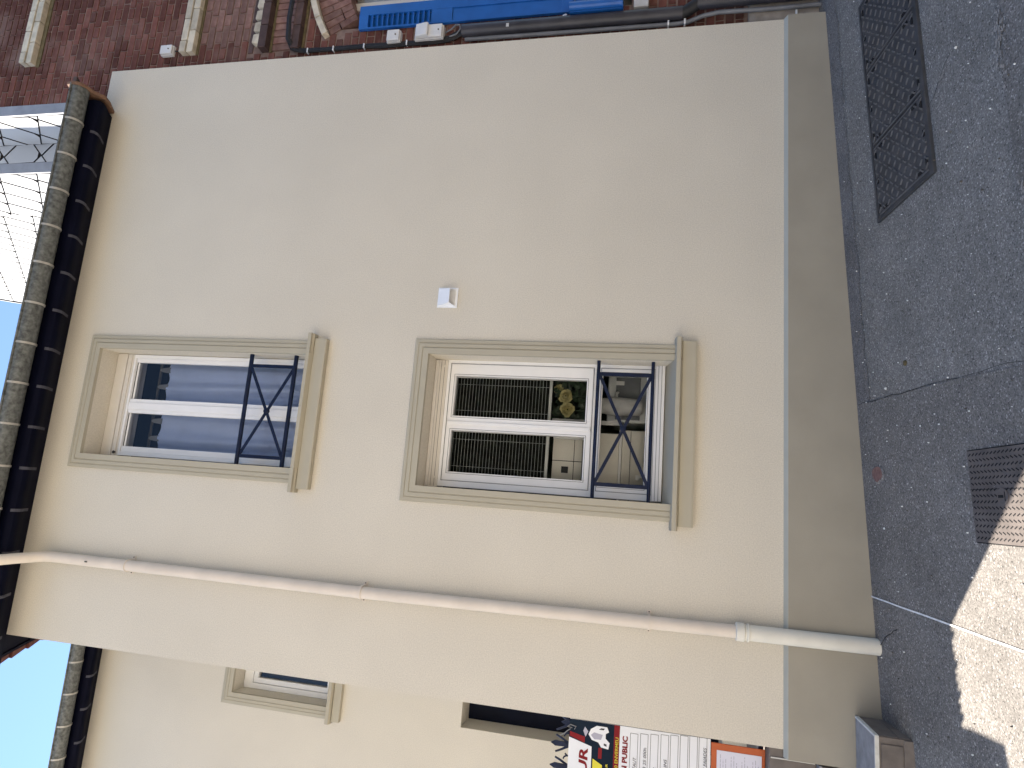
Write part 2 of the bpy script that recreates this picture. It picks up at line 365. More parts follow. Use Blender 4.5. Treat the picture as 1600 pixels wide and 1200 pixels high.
# crack at the patch edge
b = MB(); pts = []
for k in range(30):
    y = -.06 - k * .085; x = .731 - .03 * (k / 11) + random.uniform(-.006, .006); pts.append((x, y))
for p, q in zip(pts, pts[1:]):
    wd = random.uniform(.0006, .0019)
    b.face([(p[0] - wd, p[1], gz(*p) + .0075), (p[0] + wd, p[1], gz(*p) + .0075), (q[0] + wd, q[1], gz(*q) + .0075), (q[0] - wd, q[1], gz(*q) + .0075)])
tag(b.build("pavement_crack", 'cast_dark', fix=False), kind='structure')
# short cracks by the steps
b = MB()
for (x, y, dx, dy, n) in ((-.66, -.1, .35, -.5, 6), (2.2, -1.3, -.5, .7, 6)):
    p = (x, y)
    for k in range(n):
        q = (p[0] + dx * .07 + random.uniform(-.012, .012), p[1] + dy * .07 + random.uniform(-.012, .012)); wd = .0016
        b.face([(p[0] - wd, p[1] - wd, gz(*p) + .009), (p[0] + wd, p[1] + wd, gz(*p) + .009), (q[0] + wd, q[1] + wd, gz(*q) + .009), (q[0] - wd, q[1] - wd, gz(*q) + .009)]); p = q
tag(b.build("hairline_cracks", 'cast_dark', fix=False), kind='structure')
# white seam across the pavement
b = MB()
prev = None
for k in range(27):
    y = -.04 - k * .096; x = -.400 - .0246 * (y + .0) * -1.0 + random.uniform(-.0012, .0012); wd = .0042
    row = [(x - wd, y, gz(x, y) + .0085), (x + wd, y, gz(x, y) + .0085)]
    if prev: b.face([prev[0], prev[1], row[1], row[0]])
    prev = row
tag(b.build("white_line", 'white_line', fix=False), kind='structure')
# reddish stone chip set in the asphalt
o = MB(); cxr, cyr = .30, -.245; pts = []
for k in range(14):
    a = 2 * math.pi * k / 14; r = 1 + random.uniform(-.15, .15); pts.append((cxr + .045 * r * math.cos(a), cyr + .055 * r * math.sin(a)))
o.face([(x, y, gz(x, y) + .012) for x, y in pts])
for k in range(14):
    p, q = pts[k], pts[(k + 1) % 14]
    o.face([(cxr + (p[0] - cxr) * 1.25, cyr + (p[1] - cyr) * 1.25, gz(*p) + .0045), (cxr + (q[0] - cxr) * 1.25, cyr + (q[1] - cyr) * 1.25, gz(*q) + .0045), (q[0], q[1], gz(*q) + .012), (p[0], p[1], gz(*p) + .012)], 1)
tag(o.build("stone_chip", ['rust', 'asphalt_strip'], fix=True), "small reddish stone patch set into the grey pavement beside the plinth", "stone patch")
# loose grit, pale specks and litter crumbs on the pavement
b = MB()
for k in range(260):
    x = random.uniform(-1.0, 3.3); y = random.uniform(-1.9, -.08); s = random.uniform(.0015, .0048) * (2.2 if random.random() < .05 else 1); z = gz(x, y) + .009
    a = random.uniform(0, 6.28); c, d = math.cos(a) * s, math.sin(a) * s
    b.hexa([(x - c, y - d, z - .004), (x + d, y - c, z - .004), (x + c, y + d, z - .004), (x - d, y + c, z - .004), (x - c * .6, y - d * .6, z + s * .6), (x + d * .6, y - c * .6, z + s * .6), (x + c * .6, y + d * .6, z + s * .6), (x - d * .6, y + c * .6, z + s * .6)], 0 if random.random() < .7 else 1)
tag(b.build("loose_grit", ['white_line', 'dark_slot'], fix=False), kind='stuff')
b = MB()
for (cx, cy, n, sp) in ((2.05, -1.62, 80, .05), (1.9, -1.6, 30, .06), (1.35, -1.63, 20, .03), (.16, -1.06, 14, .05), (.31, -.26, 26, .045)):
    for k in range(n):
        x = cx + random.gauss(0, sp); y = cy + random.gauss(0, sp * .3); s = random.uniform(.0015, .0062); pp = []
        for q in range(7):
            a = 2 * math.pi * q / 7; r = s * random.uniform(.6, 1.3); pp.append((x + r * math.cos(a) * 1.6, y + r * math.sin(a)))
        b.face([(u, v, gz(u, v) + .0095) for u, v in pp])
tag(b.build("lime_splashes", 'concrete', fix=False), kind='stuff')
# small hollow with a bolt
b = MB(); hx, hy = .865, -.641
b.tube([(hx, hy, gz(hx, hy) - .01), (hx, hy, gz(hx, hy) + .009)], [.017, .014], n=9)
bolt = tag(b.build("metal_stud", 'olive', smooth=False), "tiny rusty metal stud sunk in the grey pavement below the lower window", "stud")

# ------------------------------------------------------------------ cast-iron chamber cover (three plates)
def on_ground(b, poly_xy, lo, hi):
    n = len(poly_xy); i = len(b.v)
    b.v += [(x, y, gz(x, y) + lo) for x, y in poly_xy] + [(x, y, gz(x, y) + hi) for x, y in poly_xy]
    b.f.append(tuple(range(i + n, i + 2 * n))); b.mi.append(0)
    for k in range(n):
        j = (k + 1) % n; b.f.append((i + k, i + j, i + n + j, i + n + k)); b.mi.append(0)
def bar(x, y, ang, L, W): 
    c, s = math.cos(ang), math.sin(ang)
    return [(x + c * u - s * v, y + s * u + c * v) for u, v in ((-L, -W), (L, -W), (L, W), (-L, W))]
CA = thing("chamber_cover", "long dark cast iron chamber cover of three treaded plates in the pavement", "manhole cover", (1.74, -.81, gz(1.74, -.81)))
x_lo, x_hi, y_lo, y_hi = 1.735, 3.115, -1.073, -.530
b = MB()
for (a, c, d, e) in ((x_lo - .018, x_hi + .018, y_lo - .018, y_lo), (x_lo - .018, x_hi + .018, y_hi, y_hi + .018), (x_lo - .018, x_lo, y_lo, y_hi), (x_hi, x_hi + .018, y_lo, y_hi)):
    on_ground(b, [(a, d), (c, d), (c, e), (a, e)], -.03, .0145)
b.build("frame", 'cast', CA)
b = MB(); on_ground(b, [(x_lo, y_lo), (x_hi, y_lo), (x_hi, y_hi), (x_lo, y_hi)], -.03, .0045); b.build("seat", 'cast_dark', CA)
edges = [x_lo, 2.172, 2.655, x_hi]
for k in range(3):
    a, c = edges[k] + .004, edges[k + 1] - .004
    b = MB(); on_ground(b, [(a, y_lo + .005), (c, y_lo + .005), (c, y_hi - .005), (a, y_hi - .005)], -.02, .012)
    pl = b.build("cover_plate", 'cast', CA)
    t = MB()
    nx, ny = 9, 11
    for i in range(nx):
        for j in range(ny):
            x = a + .036 + (c - a - .072) * i / (nx - 1); y = y_lo + .030 + (y_hi - y_lo - .060) * j / (ny - 1)
            on_ground(t, bar(x, y, R(45) if (i + j) % 2 else R(-45), .0165, .0042), .012, .0172)
    # solid ribs along the short edges
    for x in (a + .010, c - .010): on_ground(t, bar(x, (y_lo + y_hi) / 2, R(90), (y_hi - y_lo) / 2 - .02, .0035), .012, .0158)
    tr = t.build("raised_tread", 'tread', pl, fix=False); tr['kind'] = 'stuff'
    for x in (a + .06, (a + c) / 2 , c - .06):
        for y in (y_lo + .030, y_hi - .030):
            q = MB(); on_ground(q, bar(x, y, 0, .018, .0075), .0122, .0165); q.build("lifting_slot", 'cast_dark', pl, fix=False)
    for x in (a + .030, c - .030):
        for y in (y_lo + .09, y_hi - .09):
            q = MB(); on_ground(q, bar(x, y, R(90), .022, .0075), .0122, .0165); q.build("lifting_slot", 'cast_dark', pl, fix=False)

CB = thing("inspection_plate", "square worn plate with dark herringbone slits, half in sunlight on the pavement", "manhole cover", (.17, -1.45, gz(.17, -1.45)))
x_lo, x_hi, y_lo, y_hi = -.030, .360, -1.86, -1.100
b = MB()
for (a, c, d, e) in ((x_lo - .005, x_hi + .005, y_hi, y_hi + .005), (x_lo - .005, x_lo, y_lo, y_hi), (x_hi, x_hi + .005, y_lo, y_hi)):
    on_ground(b, [(a, d), (c, d), (c, e), (a, e)], -.03, .007)
b.build("gap", 'cast_dark', CB)
b = MB(); on_ground(b, [(x_lo, y_lo), (x_hi, y_lo), (x_hi, y_hi), (x_lo, y_hi)], -.03, .012); pl = b.build("plate", 'plate', CB)
t = MB()
n1 = 15
for i in range(n1):
    for j in range(30):
        x = x_lo + .018 + (x_hi - x_lo - .036) * i / (n1 - 1); y = y_hi - .018 - .0245 * j
        if (x - .161) ** 2 + (y + 1.31) ** 2 < .0016: continue
        on_ground(t, bar(x, y, R(60) if i % 2 else R(-60), .0095, .0026), .012, .0128)
on_ground(t, bar(.192, (y_lo + y_hi) / 2, R(90), (y_hi - y_lo) / 2, .0012), .012, .0129)
tt = t.build("slits", 'cast_dark', CB, fix=False); tt['kind'] = 'stuff'
b = MB()
ring = [(.161 + .034 * math.cos(2 * math.pi * k / 24), -1.31 + .034 * math.sin(2 * math.pi * k / 24)) for k in range(24)]
on_ground(b, ring, .012, .0155); b.build("lifting_boss", 'plate', CB)
b = MB(); on_ground(b, bar(.161, -1.30, R(0), .006, .016), .0156, .0162); on_ground(b, bar(.161, -1.325, 0, .019, .0022), .0156, .0162); b.build("key_hole", 'cast_dark', CB)

# ------------------------------------------------------------------ the rendered house
WX0, WX1 = -1.312, 3.512
UP = (0.098, 0.952, 4.06, 5.925)        # opening of the upper window
LO = (0.042, 0.984, 1.39, 3.120)        # opening of the lower window
H = thing("rendered_house", "two storey house rendered in smooth beige plaster with two tall windows", "house", (0, 0, .7))
wall_mb(WX0, WX1, .10, 6.40, 0, .32, [UP, LO]).build("wall", 'plaster', H, fix=False)
b = MB()
b.box(WX0, WX0 + .3, .32, 7.2, .10, 6.4); b.build("side_wall", 'plaster', H)
wall_mb(WX0 + .3, 3.15, .10, 6.4, 6.9, 7.2, [(-.6, .9, 1.3, 3.1), (1.5, 2.7, 1.3, 3.1), (-.6, .9, 4.0, 5.9), (1.5, 2.7, 4.0, 5.9)]).build("rear_wall", 'plaster', H, fix=False)  # unseen; openings added to let daylight into the rooms
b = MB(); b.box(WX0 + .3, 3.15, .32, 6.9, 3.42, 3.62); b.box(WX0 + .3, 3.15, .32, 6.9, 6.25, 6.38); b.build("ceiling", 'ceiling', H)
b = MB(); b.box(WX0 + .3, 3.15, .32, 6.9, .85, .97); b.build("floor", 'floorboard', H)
b = MB(); b.box(WX0 + .301, 3.149, 2.6, 2.7, 3.621, 6.249); b.build("light_block_partition", 'room_dark', H)  # with the one below, added to hold back rear daylight
b = MB(); b.box(WX0 + .302, 3.149, 2.6, 2.7, .97, 3.419); b.build("light_block_partition", 'room_dark', H)  # added full height to block daylight from the rear openings
# plinth with chamfered cap
b = MB()
b.prism([(-.040, .0), (-.040, .694), (-.002, .694), (-.002, .0)], WX0 - .040, WX1 + .004)
b.box(WX0 - .040, WX0 - .002, -.002, 1.5, .0, .694)
b.build("plinth", 'plinth', H)
b = MB()
b.prism([(-.041, .6945), (-.038, .698), (-.0005, .714), (-.0005, .6945)], WX0 - .041, WX1 + .002)
b.build("plinth_cap", 'plinth_cap', H)

def surround(op, d, parent, m='trim'):
    """stepped architrave swept round left jamb, head and right jamb of an opening"""
    x0, x1, z0, z1 = op
    prof = [(0, .0), (0, -.030), (.040, -.030), (.044, -.021), (.048, -.021), (.050, -.026), (.074, -.026), (.078, -.017), (.082, -.017), (.084, -.021), (.106, -.019), (d - .003, -.013), (d, -.010), (d, .0)]
    b = MB(); rows = []
    for (u, y) in prof:
        rows.append([(x0 - u, y, z0), (x0 - u, y, z1 + u), (x1 + u, y, z1 + u), (x1 + u, y, z0)])
    b.sheet(rows); return b.build("window_surround", m, parent)
surround((UP[0], UP[1], 4.03, UP[3]), .110, H)
surround((LO[0], LO[1], 1.36, LO[3]), .112, H)

def sill(x0, x1, xb0, xb1, zt, zc, zb, zb1, z_in, op, parent, m='trim'):
    b = MB()
    b.prism([(-.085, zc), (-.085, zt), (.18, z_in), (.18, zc - .02), (-.03, zc - .02), (-.055, zc - .012)], op[0] + .001, op[1] - .001)
    b.prism([(-.085, zc), (-.085, zt), (-.003, zt + .012), (-.003, zc - .010), (-.050, zc - .010), (-.060, zc)], x0, op[0] + .0005)
    b.prism([(-.085, zc), (-.085, zt), (-.003, zt + .012), (-.003, zc - .010), (-.050, zc - .010), (-.060, zc)], op[1] - .0005, x1)
    b.prism([(-.048, zb), (-.052, zb + .012), (-.050, zb1), (-.040, zb1 + .008), (-.004, zb1 + .008), (-.004, zb)], xb0, xb1)
    return b.build("window_sill", m, parent)
sill(-.074, 1.104, -.046, 1.069, 4.056, 4.030, 3.92, 4.012, 4.115, UP, H)
sill(-.121, 1.137, -.093, 1.113, 1.388, 1.362, 1.257, 1.345, 1.452, LO, H)

def rect_frame(b, x0, x1, z0, z1, t, y0, y1, tb=None, tt=None, mi=0):
    tb = t if tb is None else tb; tt = t if tt is None else tt
    b.box(x0, x0 + t, y0, y1, z0, z1, mi); b.box(x1 - t, x1, y0, y1, z0, z1, mi)
    b.box(x0 + t, x1 - t, y0, y1, z0, z0 + tb, mi); b.box(x0 + t, x1 - t, y0, y1, z1 - tt, z1, mi)
def pane(x0, x1, z0, z1, y, parent, m='glass'):
    b = MB(); b.face([(x0, y, z0), (x1, y, z0), (x1, y, z1), (x0, y, z1)]); return b.build("glass_pane", m, parent, fix=False)

# lower window: tilt-and-turn pair above a fixed light
WL = MB(); rect_frame(WL, .052, 1.004, 1.440, 3.035, .046, .175, .25, tb=.03, tt=.03)
wl = WL.build("window", 'pvc', H, bevel=.003)
b = MB()
for k, (y, z, hh) in enumerate(((.150, 1.452, .022), (.158, 1.474, .022), (.166, 1.496, .022))): b.box(.056, .998, y, .18, z, z + hh)
b.build("stepped_sill_profile", 'pvc', wl, bevel=.003)
b = MB()
for y, z in ((.1494, 1.4735), (.1574, 1.4955), (.1654, 1.5165)): b.box(.057, .997, y, y + .006, z - .0016, z + .0016)
b.build("sill_groove", 'seal', wl)
b = MB(); b.box(.045, .982, .165, .32, 3.028, 3.118); b.box(.047, .980, .150, .165, 3.095, 3.118); b.build("roller_shutter_box", 'cream_pvc', wl, bevel=.003)
b = MB()
for z in (3.052, 3.078): b.box(.05, .978, .1644, .1652, z - .0013, z + .0013)
b.build("box_groove", 'dark_slot', wl)
b = MB()
for x in (.115, .935): b.tube([(x, .165, 3.06), (x, .158, 3.06)], .011, n=10)
b.build("shutter_stop", 'cream_pvc', wl)
b = MB(); b.box(.098, .958, .185, .245, 1.890, 1.944); b.build("transom", 'pvc', wl, bevel=.003)
fixed = MB(); rect_frame(fixed, .098, .958, 1.518, 1.890, .034, .182, .24, tb=.055, tt=.010); fixed.build("fixed_light_frame", 'pvc', wl, bevel=.004)
pane(.130, .926, 1.57, 1.882, .205, wl)
for (x0, x1, g0, g1) in ((.098, .5145, .160, .462), (.5175, .958, .568, .868)):
    s = MB(); s.box(x0, g0, .178, .235, 1.947, 3.003); s.box(g1, x1, .178, .235, 1.947, 3.003); s.box(g0, g1, .178, .235, 1.947, 1.990); s.box(g0, g1, .178, .235, 2.962, 3.003)
    s.build("sash", 'pvc', wl, bevel=.005); pane(g0 - .002, g1 + .002, 1.988, 2.964, .205, wl)
b = MB(); b.box(.503, .529, .168, .178, 1.95, 3.0); b.build("meeting_stile_cover", 'pvc', wl, bevel=.004)
def loop(name, x0, x1, z0, z1, t, y, m, parent):
    b = MB(); rect_frame(b, x0, x1, z0, z1, t, y, y + .002); return b.build(name, m, parent, fix=False)
loop("seal", .0945, .9615, 1.9405, 3.0065, .0042, .1738, 'seal', wl); loop("seal", .0945, .9615, 1.5145, 1.8935, .0042, .1738, 'seal', wl)
for (g0, g1, p, q) in ((.160, .462, 1.990, 2.962), (.568, .868, 1.990, 2.962)):
    loop("glazing_bead", g0 - .012, g1 + .012, p - .012, q + .012, .0032, .1762, 'seal', wl)
loop("glazing_bead", .122, .934, 1.563, 1.888, .0032, .1805, 'seal', wl)
loop("seal", .050, 1.006, 1.437, 3.0375, .0035, .1735, 'seal', wl)

# upper window: plain pair of sashes
WU = MB(); rect_frame(WU, .108, .948, 4.10, 5.775, .030, .175, .25, tb=.05, tt=.02)
wu = WU.build("window", 'pvc', H, bevel=.003)
b = MB(); b.box(.101, .950, .175, .32, 5.768, 5.923); b.box(.103, .948, .160, .175, 5.83, 5.923); b.box(.103, .948, .166, .1745, 5.79, 5.826); b.build("roller_shutter_box", 'cream_pvc', wu, bevel=.003)
g = MB(); g.box(.14, .916, .20, .204, 5.747, 5.768); g.build("shutter_slot", 'gasket', wu)
b = MB(); b.tube([(.13, .172, 5.80), (.13, .160, 5.80)], .012, n=10); b.build("shutter_stop", 'gasket', wu)
for (x0, x1, g0, g1) in ((.138, .514, .184, .458), (.517, .918, .575, .884)):
    s = MB(); s.box(x0, g0, .182, .235, 4.152, 5.752); s.box(g1, x1, .182, .235, 4.152, 5.752); s.box(g0, g1, .182, .235, 4.152, 4.21); s.box(g0, g1, .20, .235, 5.735, 5.752)
    s.build("sash", 'pvc', wu, bevel=.004); pane(g0 - .002, g1 + .002, 4.20, 5.74, .208, wu, 'glass_up')
b = MB(); b.box(.487, .545, .172, .182, 4.155, 5.75); b.build("meeting_stile_cover", 'pvc', wu, bevel=.004)

def guard(x0, x1, xa, xb, zl, zh, y, parent, r):
    root = MB(); root.tube([(x0, y, zh), (x1, y, zh)], r, n=10); root.tube([(x0, y, zl), (x1, y, zl)], r, n=10)
    g = root.build("window_guard", 'iron', parent, smooth=True)
    for x in (xa, xb):
        v = MB(); v.box(x - .013, x + .013, y - .006, y + .006, zl + r * .7, zh - r * .7); v.build("upright", 'iron', g, bevel=.002)
    for (p, q, dy) in (((xa + .012, zl + .012), (xb - .012, zh - .012), -.004), ((xa + .012, zh - .012), (xb - .012, zl + .012), .004)):
        v = MB(); L = math.hypot(q[0] - p[0], q[1] - p[1]); nx, nz = -(q[1] - p[1]) / L * .011, (q[0] - p[0]) / L * .011
        v.prism([(p[0] - nx, p[1] - nz), (q[0] - nx, q[1] - nz), (q[0] + nx, q[1] + nz), (p[0] + nx, p[1] + nz)], y + dy - .0045, y + dy + .0045, axis='y'); v.build("cross_bar", 'iron', g, bevel=.0015)
    v = MB(); cx, cz = (xa + xb) / 2, (zl + zh) / 2; v.tube([(cx, y - .016, cz), (cx, y - .012, cz), (cx, y + .012, cz)], [.014, .020, .020], n=16); v.build("boss", 'iron', g, smooth=True)
guard(UP[0] + .001, UP[1] - .001, .165, .862, 4.205, 4.585, .045, H, .0165)
guard(LO[0] + .001, LO[1] - .001, .140, .890, 1.535, 1.902, .045, H, .0125)

# eaves: navy moulded cornice in lengths, dusty joints, zinc gutter on brackets
CORN = [(0.0, 6.300), (-.06, 6.272), (-.12, 6.236), (-.165, 6.208), (-.20, 6.196), (-.228, 6.200), (-.246, 6.222), (-.250, 6.250), (-.252, 6.345), (0.0, 6.40)]
def eaves(parent, x0, x1, y0, dz, joints, gy=-.34, gz_=6.309, gr=.074, brackets=None, gx0=None, gx1=None):
    prof = [(y0 + a, c + dz) for a, c in CORN]
    bb = MB(); bb.prism(prof, x0, x1); bb.build("cornice", 'navy', parent, smooth=True)
    for x in joints:
        s = MB(); p2 = [(y0 + a, c + dz - .004) for a, c in CORN[1:7]]; p3 = [(y0 + a, c + dz + .004) for a, c in CORN[1:7]]
        s.prism(p2 + p3[::-1], x - .011, x + .011); s.build("cornice_joint", 'navy_strip', parent)
    gx0 = x0 if gx0 is None else gx0; gx1 = x1 if gx1 is None else gx1
    cy, cz = y0 + gy, gz_ + dz
    n = 18; outer = [(cy + gr * math.cos(math.pi + math.pi * k / n), cz + gr * math.sin(math.pi + math.pi * k / n)) for k in range(n + 1)]
    inner = [(cy + (gr - .004) * math.cos(math.pi + math.pi * k / n), cz + (gr - .004) * math.sin(math.pi + math.pi * k / n)) for k in range(n + 1)]
    gg = MB(); gg.prism(outer + inner[::-1], gx0, gx1)
    gut = gg.build("gutter", 'zinc', parent, smooth=True)
    bd = MB(); bd.tube([(gx0, cy - gr - .004, cz + .001), (gx1, cy - gr - .004, cz + .001)], .0085, n=10); bd.build("gutter_bead", 'zinc', gut, smooth=True)
    for e, xx in (("l", gx0), ("r", gx1)):
        ec = MB(); ec.prism(outer, xx - .002, xx + .002); ec.build("gutter_end", 'zinc', gut)
    for x in brackets:
        s = MB(); o2 = [(cy + (gr + .006) * math.cos(R(178) + R(196) * k / n), cz + (gr + .006) * math.sin(R(178) + R(196) * k / n)) for k in range(n + 1)]
        i2 = [(cy + (gr + .001) * math.cos(R(178) + R(196) * k / n), cz + (gr + .001) * math.sin(R(178) + R(196) * k / n)) for k in range(n + 1)]
        s.prism(o2 + i2[::-1], x - .008, x + .008); s.build("gutter_bracket", 'zinc_light', gut)
    return gut
J = [.582 - .317 * k for k in range(1, 7)] + [.582, .885, 1.201, 1.517, 1.832, 2.137, 2.45, 2.76]
J = [x for x in J if x > -1.5]
BR = [x for x in [1.857 + .31 * k for k in (1, 2, 3)] + [1.857, 1.545, 1.217, .897, .585, .27, -.045, -.36, -.675, -.99, -1.305] if x < 3.0]
eaves(H, -1.58, 3.05, 0, 0, J, brackets=BR, gx1=3.10)
# tile closing the right end of the eaves
b = MB(); n = 16
arc = [(-.42 + .43 * (1 - math.cos(math.pi * .5 * k / n)) , 6.30 + .12 * math.sin(math.pi * k / n) * .6 + .0) for k in range(n + 1)]
o1 = [(-.425, 6.305), (-.415, 6.36), (-.36, 6.385), (-.25, 6.372), (-.10, 6.345), (.0, 6.335)]
o2 = [(-.0, 6.285), (-.05, 6.255), (-.13, 6.205), (-.20, 6.180), (-.235, 6.19), (-.262, 6.215), (-.29, 6.222), (-.34, 6.222), (-.39, 6.235), (-.418, 6.265)]
b.prism(o1 + o2, 3.085, 3.112); b.build("end_tile", 'pale_tile', H, bevel=.006)
# roof: slab with tiled top, verge board and verge tiles on the left
RS = .547; rz = lambda y: 6.40 + RS * (y + .30)
b = MB()
b.prism([(-.37, rz(-.37)), (4.4, rz(4.4)), (9.1, rz(4.4) - RS * 4.7), (9.1, rz(4.4) - RS * 4.7 - .07), (4.4, rz(4.4) - .08), (-.37, rz(-.37) - .035)], -1.56, 3.19)
roof = b.build("roof", 'roof_tile', H)
b = MB(); b.prism([(-.25, rz(-.25) - .037), (4.4, rz(4.4) - .082), (4.4, rz(4.4) - .12), (-.25, rz(-.25) - .08)], -1.556, -1.315); b.build("verge_soffit", 'navy', roof)
b = MB(); b.prism([(-.30, rz(-.30) - .02), (4.4, rz(4.4) - .06), (4.4, rz(4.4) - .135), (-.30, rz(-.30) - .095)], -1.585, -1.562); b.build("verge_board", 'navy', roof)
tile = None
for k in range(17):
    y = -.38 + k * .29
    b = MB(); z = rz(y)
    b.prism([(y, z - .095), (y, z + .045), (y + .335, z + RS * .335 + .005), (y + .335, z + RS * .335 - .06)], -1.645, -1.587)
    b.prism([(y, z + .015), (y, z + .045), (y + .335, z + RS * .335 + .012), (y + .335, z + RS * .335 + .001)], -1.5868, -1.33)
    b.build("verge_tile", 'terracotta', roof, bevel=.004)

# ------------------------------------------------------------------ things on the facade
D = thing("downpipe", "slim cream rainwater downpipe running down the left part of the beige facade", "downpipe", (-.68, -.06, .22))
b = MB(); py = -.062
b.tube([(-.74, -.34, 6.27), (-.735, -.33, 6.235), (-.718, -.22, 6.135), (-.706, -.115, 6.055), (-.701, -.075, 6.01), (-.699, py, 5.95), (-.702, py, 3.42), (-.678, py, .955)], [.040, .040, .039, .039, .039, .039, .039, .0385], n=20)
b.build("pipe", 'pipe', D, smooth=True)
b = MB(); b.tube([(-.7, py - .0385, 5.62), (-.7, py - .0400, 5.612), (-.7, py - .0388, 5.60)], .006, n=6); b.build("drip_stain", 'dark_slot', D)
b = MB(); b.tube([(-.678, -.064, .975), (-.676, -.064, .15)], .0465, n=20); b.build("base_pipe", 'pipe_low', D, smooth=True)
b = MB()
b.tube([(-.678, -.064, .997), (-.678, -.064, .993), (-.678, -.064, .950), (-.678, -.064, .945)], [.049, .054, .054, .049], n=22)
b.build("collar", 'pipe_low', D, smooth=True)
b = MB(); b.tube([(-.678, -.064, .934), (-.678, -.064, .931), (-.678, -.064, .922), (-.678, -.064, .919)], [.048, .053, .053, .048], n=22); b.build("clamp", 'pipe_low', D, smooth=True)
for z in (5.285, 3.413, 1.504):
    b = MB(); n = 14
    xc = -.700 if z > 3 else -.684
    oo = [(xc + .0445 * math.cos(R(0) - math.pi * k / n), py + .0445 * math.sin(-math.pi * k / n)) for k in range(n + 1)]
    ii = [(xc + .0398 * math.cos(R(0) - math.pi * k / n), py + .0398 * math.sin(-math.pi * k / n)) for k in range(n + 1)]
    b.prism(oo + ii[::-1], z - .008, z + .008, axis='z')
    b.box(xc - .0445, xc - .0398, py, -.006, z - .008, z + .008); b.box(xc + .0398, xc + .0445, py, -.006, z - .008, z + .008)
    b.box(xc - .066, xc - .0398, -.0065, -.001, z - .012, z + .012); b.box(xc + .0398, xc + .066, -.0065, -.001, z - .012, z + .012)
    c = b.build("pipe_clip", 'pipe', D)
    s = MB(); s.tube([(xc - .056, -.0115, z), (xc - .056, -.006, z)], .0042, n=8); s.tube([(xc + .056, -.0115, z), (xc + .056, -.006, z)], .0042, n=8); s.build("screw", 'dark_slot', c)

V = thing("ventilation_hood", "small white square vent hood on the beige wall above the lower window", "vent", (1.41, 0, 3.03))
b = MB(); b.box(1.334, 1.486, -.010, -.001, 2.946, 3.098); b.build("base_plate", 'white_plastic', V, bevel=.002)
b = MB()
xa, xb_, zt, zb_ = 1.345, 1.475, 3.088, 2.965
lip = [(xa + .012, -.062, 2.992), (xb_ - .012, -.062, 2.992)]
tl = [(xa, -.011, zt), (xb_, -.011, zt)]; bl = [(xa, -.011, zb_ - .004), (xb_, -.011, zb_ - .004)]
th = .004
b.face([tl[0], tl[1], lip[1], lip[0]]); b.face([tl[0], lip[0], bl[0]]); b.face([tl[1], bl[1], lip[1]])
hood = b.build("hood", 'white_plastic', V)
md = hood.modifiers.new("thickness", 'SOLIDIFY'); md.thickness = .004; md.offset = -1
b = MB(); b.box(1.356, 1.464, -.0125, -.0101, 2.964, 3.06); b.build("outlet", 'grey_plastic', V)

# curtain behind the upper window
C = thing("curtain", "blue pleated curtain hanging behind the upper window", "curtain", (.52, .40, 4.0))
b = MB(); nx = 96; rows = []
for z in [4.02 + (5.60 - 4.02) * k / 10 for k in range(11)]:
    row = []
    for k in range(nx + 1):
        x = .06 + .94 * k / nx; ph = 2 * math.pi * (x - .862) / .147
        f = math.cos(ph) * .5 + .5
        amp = .016 + .028 * min(1, (5.6 - z) / .9); y = .40 - amp * f ** 1.2 + .006 * math.sin(x * 31 + z * 1.5)
        row.append((x + .006 * math.sin(z * 3 + x * 9), y, z))
    rows.append(row)
b.sheet(rows); o = b.build("drape", 'curtain', C, smooth=True, fix=False)
for k in range(7):
    x = .862 - .147 * k + .0
    if x < .05: continue
    b = MB(); pts = [(x - .024 + .048 * q / 8, 5.60 + (.085 * math.sqrt(max(0, 1 - ((q - 4) / 4.0) ** 2)))) for q in range(9)]
    b.prism(pts + [(x + .024, 5.585), (x - .024, 5.585)], .380, .386, axis='y'); b.build("heading_loop", 'curtain_head', C)
b = MB(); b.tube([(.0, .41, 5.70), (1.05, .41, 5.70)], .012, n=10); b.build("curtain_rod", 'dark_slot', C, smooth=True)
# blinds behind the lower window
for nm, x0, x1, lab in (("venetian_blind", .118, .498, "slatted blind behind the left sash of the lower window"), ("venetian_blind", .534, .912, "slatted blind behind the right sash of the lower window")):
    BL = thing(nm, lab, "blind", ((x0 + x1) / 2, .29, 2.27), "slatted blinds in the lower window")
    b = MB(); b.box(x0, x1, .278, .30, 2.250, 2.272); b.build("bottom_rail", 'blind', BL, bevel=.003)
    b = MB(); b.box(x0, x1, .275, .305, 3.03, 3.06); b.build("head_rail", 'blind', BL)
    b = MB(); b.prism([(.282, 2.296), (.287, 2.2985), (.292, 2.297), (.292, 2.2963), (.287, 2.2972), (.282, 2.2947)], x0, x1); s0 = b.build("slat", 'blind', BL, origin=((x0 + x1) / 2, .29, 2.29))
    for k in range(1, 31): copy_part(s0, ((x0 + x1) / 2, .29, 2.29 + .0242 * k), BL)
    b = MB()
    for x in (x0 + .09, x1 - .09): b.tube([(x, .277, 2.26), (x, .277, 3.04)], .0013, n=6)
    b.build("cords", 'blind', BL)
